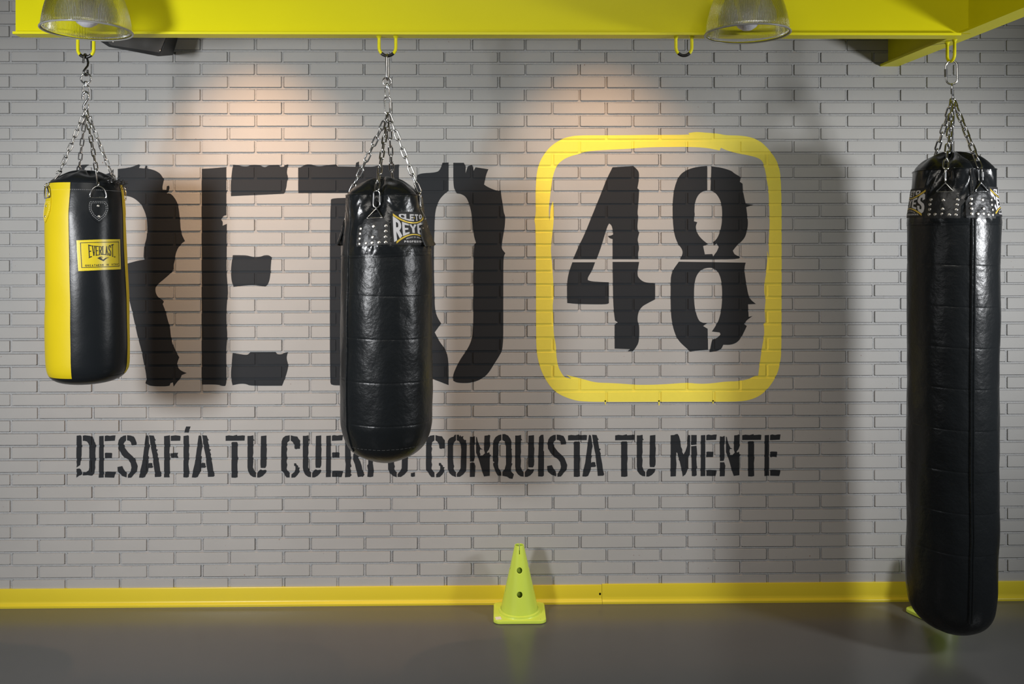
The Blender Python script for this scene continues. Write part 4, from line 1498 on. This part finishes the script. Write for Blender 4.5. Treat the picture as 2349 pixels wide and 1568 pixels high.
pl.text(m, 'EVERLAST', .232, .79, pb, pt_, off, gap=.16, wx=.30, wy=.085)
# serifs
n8, gap8 = 8, .16
tot = 8 + gap8 * 7
for i, c in enumerate('EVERLAST'):
    a = .232 + .558 * (i * (1 + gap8)) / tot
    wd = .558 / tot
    for (g0, g1, top) in {'E': [(-.08, .3, 1), (-.08, .3, 0)], 'V': [(-.08, .42, 1), (.6, 1.08, 1)], 'R': [(-.08, .42, 0), (.7, 1.1, 0), (-.08, .3, 1)], 'L': [(-.08, .45, 1), (-.08, .3, 0)], 'A': [(-.1, .38, 0), (.62, 1.1, 0)], 'S': [], 'T': [(.25, .75, 0)]}[c]:
        u0, u1 = a + wd * g0, a + wd * g1
        f = pt_ if top else pb
        sgn = -1 if top else 1
        pl.poly(m, [(u0, f(u0)), (u1, f(u1)), (u1, f(u1) + sgn * .022), (u0, f(u0) + sgn * .022)], off)
uvz = lambda x, y: ((x - (220 + (y - 300) * .06)) / 1400, 1 - (y - 281 + (x - 900) * .028) / 1000)
mark = [uvz(*p) for p in pts('815 880 890 838 985 825 930 856 905 882 960 865 1000 860 955 884 945 900 990 925 1020 920 1060 880 1110 862 1195 856 1120 885 1060 930 1010 980 930 945')]
for t in triangles(mark):
    pl.poly(m, t, off)
pl.text(m, 'GREATNESS', .15, .53, .135, .205, off, gap=.55, wx=.26, wy=.2)
pl.text(m, 'IS', .60, .65, .142, .207, off, gap=.45, wx=.26, wy=.2)
pl.text(m, 'WITHIN', .725, .905, .142, .207, off, gap=.5, wx=.26, wy=.2)
pl.text(m, 'TM', .912, .935, .185, .207, off, gap=.3, wx=.3, wy=.28)
cu, cv = uvz(1393, 845)
for k in range(14):
    a, b = 2 * PI * k / 14, 2 * PI * (k + 1) / 14
    pl.poly(m, [(cu + .020 * math.cos(a), cv + .028 * math.sin(a)), (cu + .020 * math.cos(b), cv + .028 * math.sin(b)), (cu + .014 * math.cos(b), cv + .020 * math.sin(b)), (cu + .014 * math.cos(a), cv + .020 * math.sin(a))], off)
pl.text(m, 'R', cu - .007, cu + .007, cv - .012, cv + .012, off, wx=.3, wy=.25)
m.build('black_lettering', M['ink_black'], lab, smooth=False)
m = MB()
dashes(bagL, m, [pl.uv(.03, .04), pl.uv(.5, .045), pl.uv(.97, .04), pl.uv(.97, .96), pl.uv(.5, .965), pl.uv(.03, .96)], .0026, r=.0004, dash=.003, gap=.003, closed=True)
m.build('label_stitching', M['stitch_yellow'], lab)

# hardware: hook, swivel, S hook, chains
lx = LOOPS[0].x


def curve_part(name, parent, pp, r, material):
    m = MB()
    m.tube(pp, r, seg=10)
    return m.build(name, material, parent, angle=60)


def PL(px, py, dy=0.0):
    v = P(px, py, BY)
    return Vector((v.x, BY + dy, v.z))


hook = [PL(194.5, 146, -.013)] + [PL(196 + .3 * k / 10, 131, 0) + Vector((0, -.013 * math.cos(PI * k / 10), .013 * math.sin(PI * k / 10) - .002)) for k in range(11)] + [PL(199, 142, .012), PL(199.5, 150, .006), PL(197, 157, -.002), PL(195, 164, -.010), PL(195, 169, -.010), PL(196.5, 173, -.003), PL(198, 172, .006), PL(198.3, 166, .010), PL(198.3, 159, .010)]
curve_part('hanging_hook', lefT, hook, .0040, M['dark_steel'])
swivel(lefT, PL(197, 168.5), PL(197.6, 215), .0195, .0062, .030)
s_hook = [PL(190.5, 228), PL(189.5, 220), PL(191.5, 213.5), PL(196, 210), PL(201, 213), PL(203, 221), PL(200.5, 229), PL(195.5, 236), PL(191.5, 244), PL(191.5, 250), PL(195, 254), PL(199.5, 252.5), PL(201.5, 246), PL(201.5, 238)]
sm = []
for i in range(len(s_hook) - 1):
    for t in (0, .5):
        sm.append(s_hook[i].lerp(s_hook[i + 1], t))
curve_part('s_hook', lefT, sm + [s_hook[-1]], .0045, M['chrome'])
JL = PL(197, 252)
for k, (ap, th) in enumerate(zip(apexL, foldsL)):
    out = Vector((math.sin(th), -math.cos(th), 0))
    tang = Vector((math.cos(th), math.sin(th), 0))
    dirv = (JL - ap).normalized()
    tp = ap - out * (.050 if k else .020) + Vector((0, 0, .062 if k else .066))
    # open hook between chain and ring
    m = MB()
    c = (tp + ap) / 2
    d = (tp - ap).normalized()
    sd = (tang * .5 + out * .85).normalized() if k % 2 else out
    hk = []
    for a in np.linspace(-.3 * PI, 1.0 * PI, 10):
        hk.append(tp - d * .009 + d * (.009 * math.sin(a)) + sd * (.009 * math.cos(a)))
    hk2 = []
    for a in np.linspace(0, 1.25 * PI, 10):
        hk2.append(ap + d * .007 - d * (.009 * math.sin(a)) - sd * (.009 * math.cos(a)))
    m.tube(hk + hk2, .0030, seg=9)
    m.build('open_hook', M['chrome'], lefT, angle=60)
    chain('chain', lefT, JL, tp - d * .002, .0300, .0048, .0175, M['chrome'], start=k % 2, twist=rng.uniform(-.5, .5))
# frayed wire wound round the ring on the right
m = MB()
for k in range(70):
    a = rng.random()
    th = bagL.view + .55 + .95 * a
    base = bagL.surf(th, bagL.row(423)[1] + .012 * (1 - a) + rng.gauss(0, .006), .006 + rng.gauss(0, .004))
    p = [base]
    d1 = Vector((rng.gauss(0, 1), rng.gauss(0, 1), rng.gauss(0, 1))).normalized() * .006
    for q in range(3):
        d1 = (d1 + Vector((rng.gauss(0, .004), rng.gauss(0, .004), rng.gauss(0, .004)))).normalized() * .006
        p.append(p[-1] + d1)
    m.tube(p, .0010, seg=5)
m.build('frayed_wire', M['dark_steel'], lefT)


# ================================================================== PENDANT LAMPS
LY = -0.845


def make_lamp(c, label):
    t = thing('pendant_lamp', c, label, 'lamp', 'prismatic pendant lamps')
    R0 = .1535
    prof = [(1.0, 0.0), (.99, .012), (.972, .035), (.932, .068), (.853, .110), (.785, .138), (.70, .165), (.60, .190), (.50, .210), (.42, .225), (.36, .242)]
    rf, zf_ = pchip([p[1] for p in prof], [p[0] for p in prof]), None
    zs = list(np.linspace(0, .242, 34))
    nrib, sub = 170, 6
    seg = nrib * sub
    m = MB()
    v = []
    for z in zs:
        r = rf(z) * R0
        for k in range(seg):
            a = 2 * PI * k / seg
            v.append((c.x + r * math.cos(a), c.y + r * math.sin(a), c.z + z))
    for z in zs:
        r = rf(z) * R0 - .0050
        for k in range(seg):
            a = 2 * PI * k / seg
            fr = (a * nrib / (2 * PI)) % 1.0
            rr = r + .0028 * (1 - abs(2 * fr - 1)) * min(1, z / .004)
            v.append((c.x + rr * math.cos(a), c.y + rr * math.sin(a), c.z + z))
    nz = len(zs)
    f = []
    for i in range(nz - 1):
        for k in range(seg):
            k2 = (k + 1) % seg
            f.append((i * seg + k, i * seg + k2, (i + 1) * seg + k2, (i + 1) * seg + k))
            o = nz * seg
            f.append((o + i * seg + k2, o + i * seg + k, o + (i + 1) * seg + k, o + (i + 1) * seg + k2))
    o = nz * seg
    for k in range(seg):
        k2 = (k + 1) % seg
        f.append((k2, k, o + k, o + k2))
        f.append(((nz - 1) * seg + k, (nz - 1) * seg + k2, o + (nz - 1) * seg + k2, o + (nz - 1) * seg + k))
    m.add(v, f)
    m.build('lamp_shade', M['glass'], t, angle=180)
    m = MB()
    m.tube([(c.x + (R0 + .001) * math.cos(2 * PI * k / 120), c.y + (R0 + .001) * math.sin(2 * PI * k / 120), c.z) for k in range(120)], .0034, closed=True, seg=10)
    m.build('shade_rim', M['rim'], t)
    m = MB()
    m.lathe([(.001, .012), (.018, .0155), (.034, .026), (.046, .043), (.050, .062), (.046, .082), (.034, .105), (.022, .130), (.019, .165), (.018, .20)], (c.x, c.y, c.z), 40)
    m.build('bulb', M['bulb'], t)
    m = MB()
    m.lathe([(.02, .195), (.064, .232), (.067, .240), (.067, .30), (.055, .345), (.030, .365), (.012, .372)], (c.x, c.y, c.z), 40)
    m.build('lamp_holder', M['fitting'], t)
    m = MB()
    m.tube([(c.x, c.y, c.z + .36), (c.x, c.y, 3.40)], .004, seg=8)
    m.build('cable', M['cable'], t)
    return t


c1 = P(199.5, 70.5, LY)
lampA = make_lamp(c1, 'clear ribbed pendant lamp above the yellow and black bag')
c2 = P(1714, 78, LY + .02)
lampB = lampA.copy()
COL.objects.link(lampB)
lampB.location = c2
lampB['label'] = 'clear ribbed pendant lamp beside the empty hanging loop'
for ch in list(lampA.children):
    q = ch.copy()
    COL.objects.link(q)
    q.parent = lampB

# ================================================================== LOUDSPEAKER behind the beam
SY = -0.26


def S(px, py, y=SY):
    return P(px, py, y)


spk = thing('loudspeaker', S(300, 60), 'black loudspeaker tilted on the wall behind the beam and left lamp', 'speaker')
outl = pts('226 92 250 107.5 362 128.8 368 128.8 371 125 384 80 402 -12 236 -34 214 30')
m = MB()
fr = [S(x, y) for x, y in outl]
cen = sum(fr, Vector()) / len(fr)
bk = [Vector((cen.x + (p.x - cen.x) * .72, -.045, cen.z + .02 + (p.z - cen.z) * .72)) for p in fr]
n = len(fr)
m.add(fr + bk, [tuple(range(n)), tuple(range(n, 2 * n))[::-1]] + [(i, n + i, n + (i + 1) % n, (i + 1) % n) for i in range(n)])
cab = m.build('cabinet', M['speaker'], spk, angle=25)
gr = [S(x, y, SY - .004) for x, y in pts('250 100 256 104 366 120.5 384 78 401 -8 242 -26 224 30')]
gb = [p + Vector((0, .006, 0)) for p in gr]
n = len(gr)
m = MB()
m.add(gr + gb, [tuple(range(n))] + [(i, n + i, n + (i + 1) % n, (i + 1) % n) for i in range(n)])
m.build('grille', M['grille'], spk, smooth=False)
m = MB()
for (x, y) in ((367, 115.5), (259, 95)):
    q = S(x, y, SY - .006)
    m.sphere((q.x, q.y, q.z), .0042, 10, 6, sc=(.8, .5, 1.1))
m.build('screws', M['rivet'], spk)
m = MB()
m.box(cen.x - .03, cen.x + .03, -.05, 0.0, cen.z - .03, cen.z + .06)
m.build('wall_bracket', M['speaker'], spk, smooth=False)


# ================================================================== TRAINING CONES
def make_cone(c, rot, label):
    t = thing('training_cone', c, label, 'cone', 'lime training cones')
    t.rotation_euler = (0, 0, rot)
    H = .3135
    R1, R2, Zb = .0845, .0205, .026
    nt, nz = 192, 150
    rad = lambda z: R1 + (R2 - R1) * (z - Zb) / (H - Zb)
    zs = np.linspace(Zb - .006, H, nz)
    holes = [(z, a) for z in (.1145, .2135) for a in (0, PI / 2, PI, 3 * PI / 2)]
    hr = .0125
    polar = [[2 * PI * k / nt, z] for z in zs for k in range(nt)]
    faces, cut = [], []
    for i in range(nz - 1):
        for k in range(nt):
            k2 = (k + 1) % nt
            th, z = 2 * PI * (k + .5) / nt, (zs[i] + zs[i + 1]) / 2
            skip = False
            for hz, ha in holes:
                dt = (th - ha + PI) % (2 * PI) - PI
                if math.hypot(dt * rad(hz), z - hz) < hr * .99:
                    skip = True
            if z > H - .034:
                for ha in (0, PI / 2, PI, 3 * PI / 2):
                    dt = (th - ha + PI) % (2 * PI) - PI
                    if abs(dt) * rad(z) < .0017:
                        skip = True
            (cut if skip else faces).append((i * nt + k, i * nt + k2, (i + 1) * nt + k2, (i + 1) * nt + k))
    edge = {v for f in faces for v in f} & {v for f in cut for v in f}
    for v in edge:                                   # pull the rims of the holes onto clean circles
        th, z = polar[v]
        for hz, ha in holes:
            dt = (th - ha + PI) % (2 * PI) - PI
            dx, dz = dt * rad(hz), z - hz
            d = math.hypot(dx, dz)
            if 0 < d < hr * 1.6:
                polar[v] = [ha + dx / d * hr / rad(hz), hz + dz / d * hr]
    verts = [(rad(z) * math.sin(th), -rad(z) * math.cos(th), z) for th, z in polar]
    m = MB()
    m.add(verts, faces)
    o = m.build('cone_body', M['cone'], None, angle=60)
    o.parent = t
    md = o.modifiers.new('wall_thickness', 'SOLIDIFY')
    md.thickness, md.offset = .0024, -1
    # base plate with rounded corners and ridge
    def rr(s, rad_, z):
        p = []
        for q in range(4):
            a0 = q * PI / 2
            cx_, cy_ = (s - rad_) * (1 if q in (0, 3) else -1), (s - rad_) * (1 if q in (0, 1) else -1)
            for k in range(9):
                a = a0 + PI / 2 * k / 8
                p.append((cx_ + rad_ * math.cos(a), cy_ + rad_ * math.sin(a), z))
        return p
    m = MB()
    loops = [rr(.1135, .030, .0005), rr(.1165, .032, .003), rr(.1165, .032, .0115), rr(.1150, .031, .0148), rr(.1120, .029, .0160)]
    nn = 36
    v = [p for l in loops for p in l]
    v = [(x, y * .885, z) for x, y, z in v]
    # connect to the round ridge
    ridge = [(.0965, .0160), (.0950, .0172), (.0938, .0205), (.0932, .0235), (.0922, .0260), (.0900, .0272), (.0875, .0270), (.0850, .0285), (.0842, .033)]
    for r, z in ridge:
        for q in range(4):
            for k in range(9):
                a = q * PI / 2 + PI / 2 * k / 8
                v.append((r * math.cos(a), r * math.sin(a), z))
    tot = len(loops) + len(ridge)
    f = [(i * nn + k, i * nn + (k + 1) % nn, (i + 1) * nn + (k + 1) % nn, (i + 1) * nn + k) for i in range(tot - 1) for k in range(nn)]
    f.append(tuple(range(nn))[::-1])
    m.add(v, f)
    b = m.build('base_plate', M['cone'], None, angle=35)
    b.parent = t
    m = MB()
    for sx_ in (-1, 1):
        m.lathe([(.0001, .0161), (.0013, .0161), (.0014, .0158)], (sx_ * .091, -.087, 0.0002), 10)
    h_ = m.build('plate_holes', M['hole'], None)
    h_.parent = b
    m = MB()
    ca, sa = math.cos(.2), math.sin(.2)
    def stk(x0, x1, y0, y1, z):
        return [(-.095 + x * ca - y * sa, -.074 + x * sa + y * ca, z) for x, y in ((x0, y0), (x1, y0), (x1, y1), (x0, y1))]
    a_, b_ = stk(-.0125, .0125, -.014, .014, .0166), stk(-.0125, .0125, -.014, .014, .0158)
    m.add(a_ + b_, [(0, 1, 2, 3), (4, 5, 1, 0), (5, 6, 2, 1), (6, 7, 3, 2), (7, 4, 0, 3)], 0)
    s_ = m.build('sticker', M['sticker'], None, smooth=False)
    s_.parent = t
    s_['label'] = 'small white sticker'
    return t


cone1 = make_cone(Vector((P(1191.5, 1400, -0.127).x, -0.127, 0)), 0.0, 'lime green training cone standing alone at the wall, its sticker in view')
cone2 = cone1.copy()
COL.objects.link(cone2)
cone2.location = (P(2158, 1400, -0.168).x, -0.168, 0)
cone2.rotation_euler = (0, 0, math.radians(24))
cone2['label'] = 'lime green training cone hidden behind the tallest bag but for a base corner'
kids = list(cone1.children)
for ch in kids:
    if ch.name.startswith('sticker'):
        continue
    q = ch.copy()
    COL.objects.link(q)
    q.parent = cone2
    for g in ch.children:
        d = g.copy()
        COL.objects.link(d)
        d.parent = q
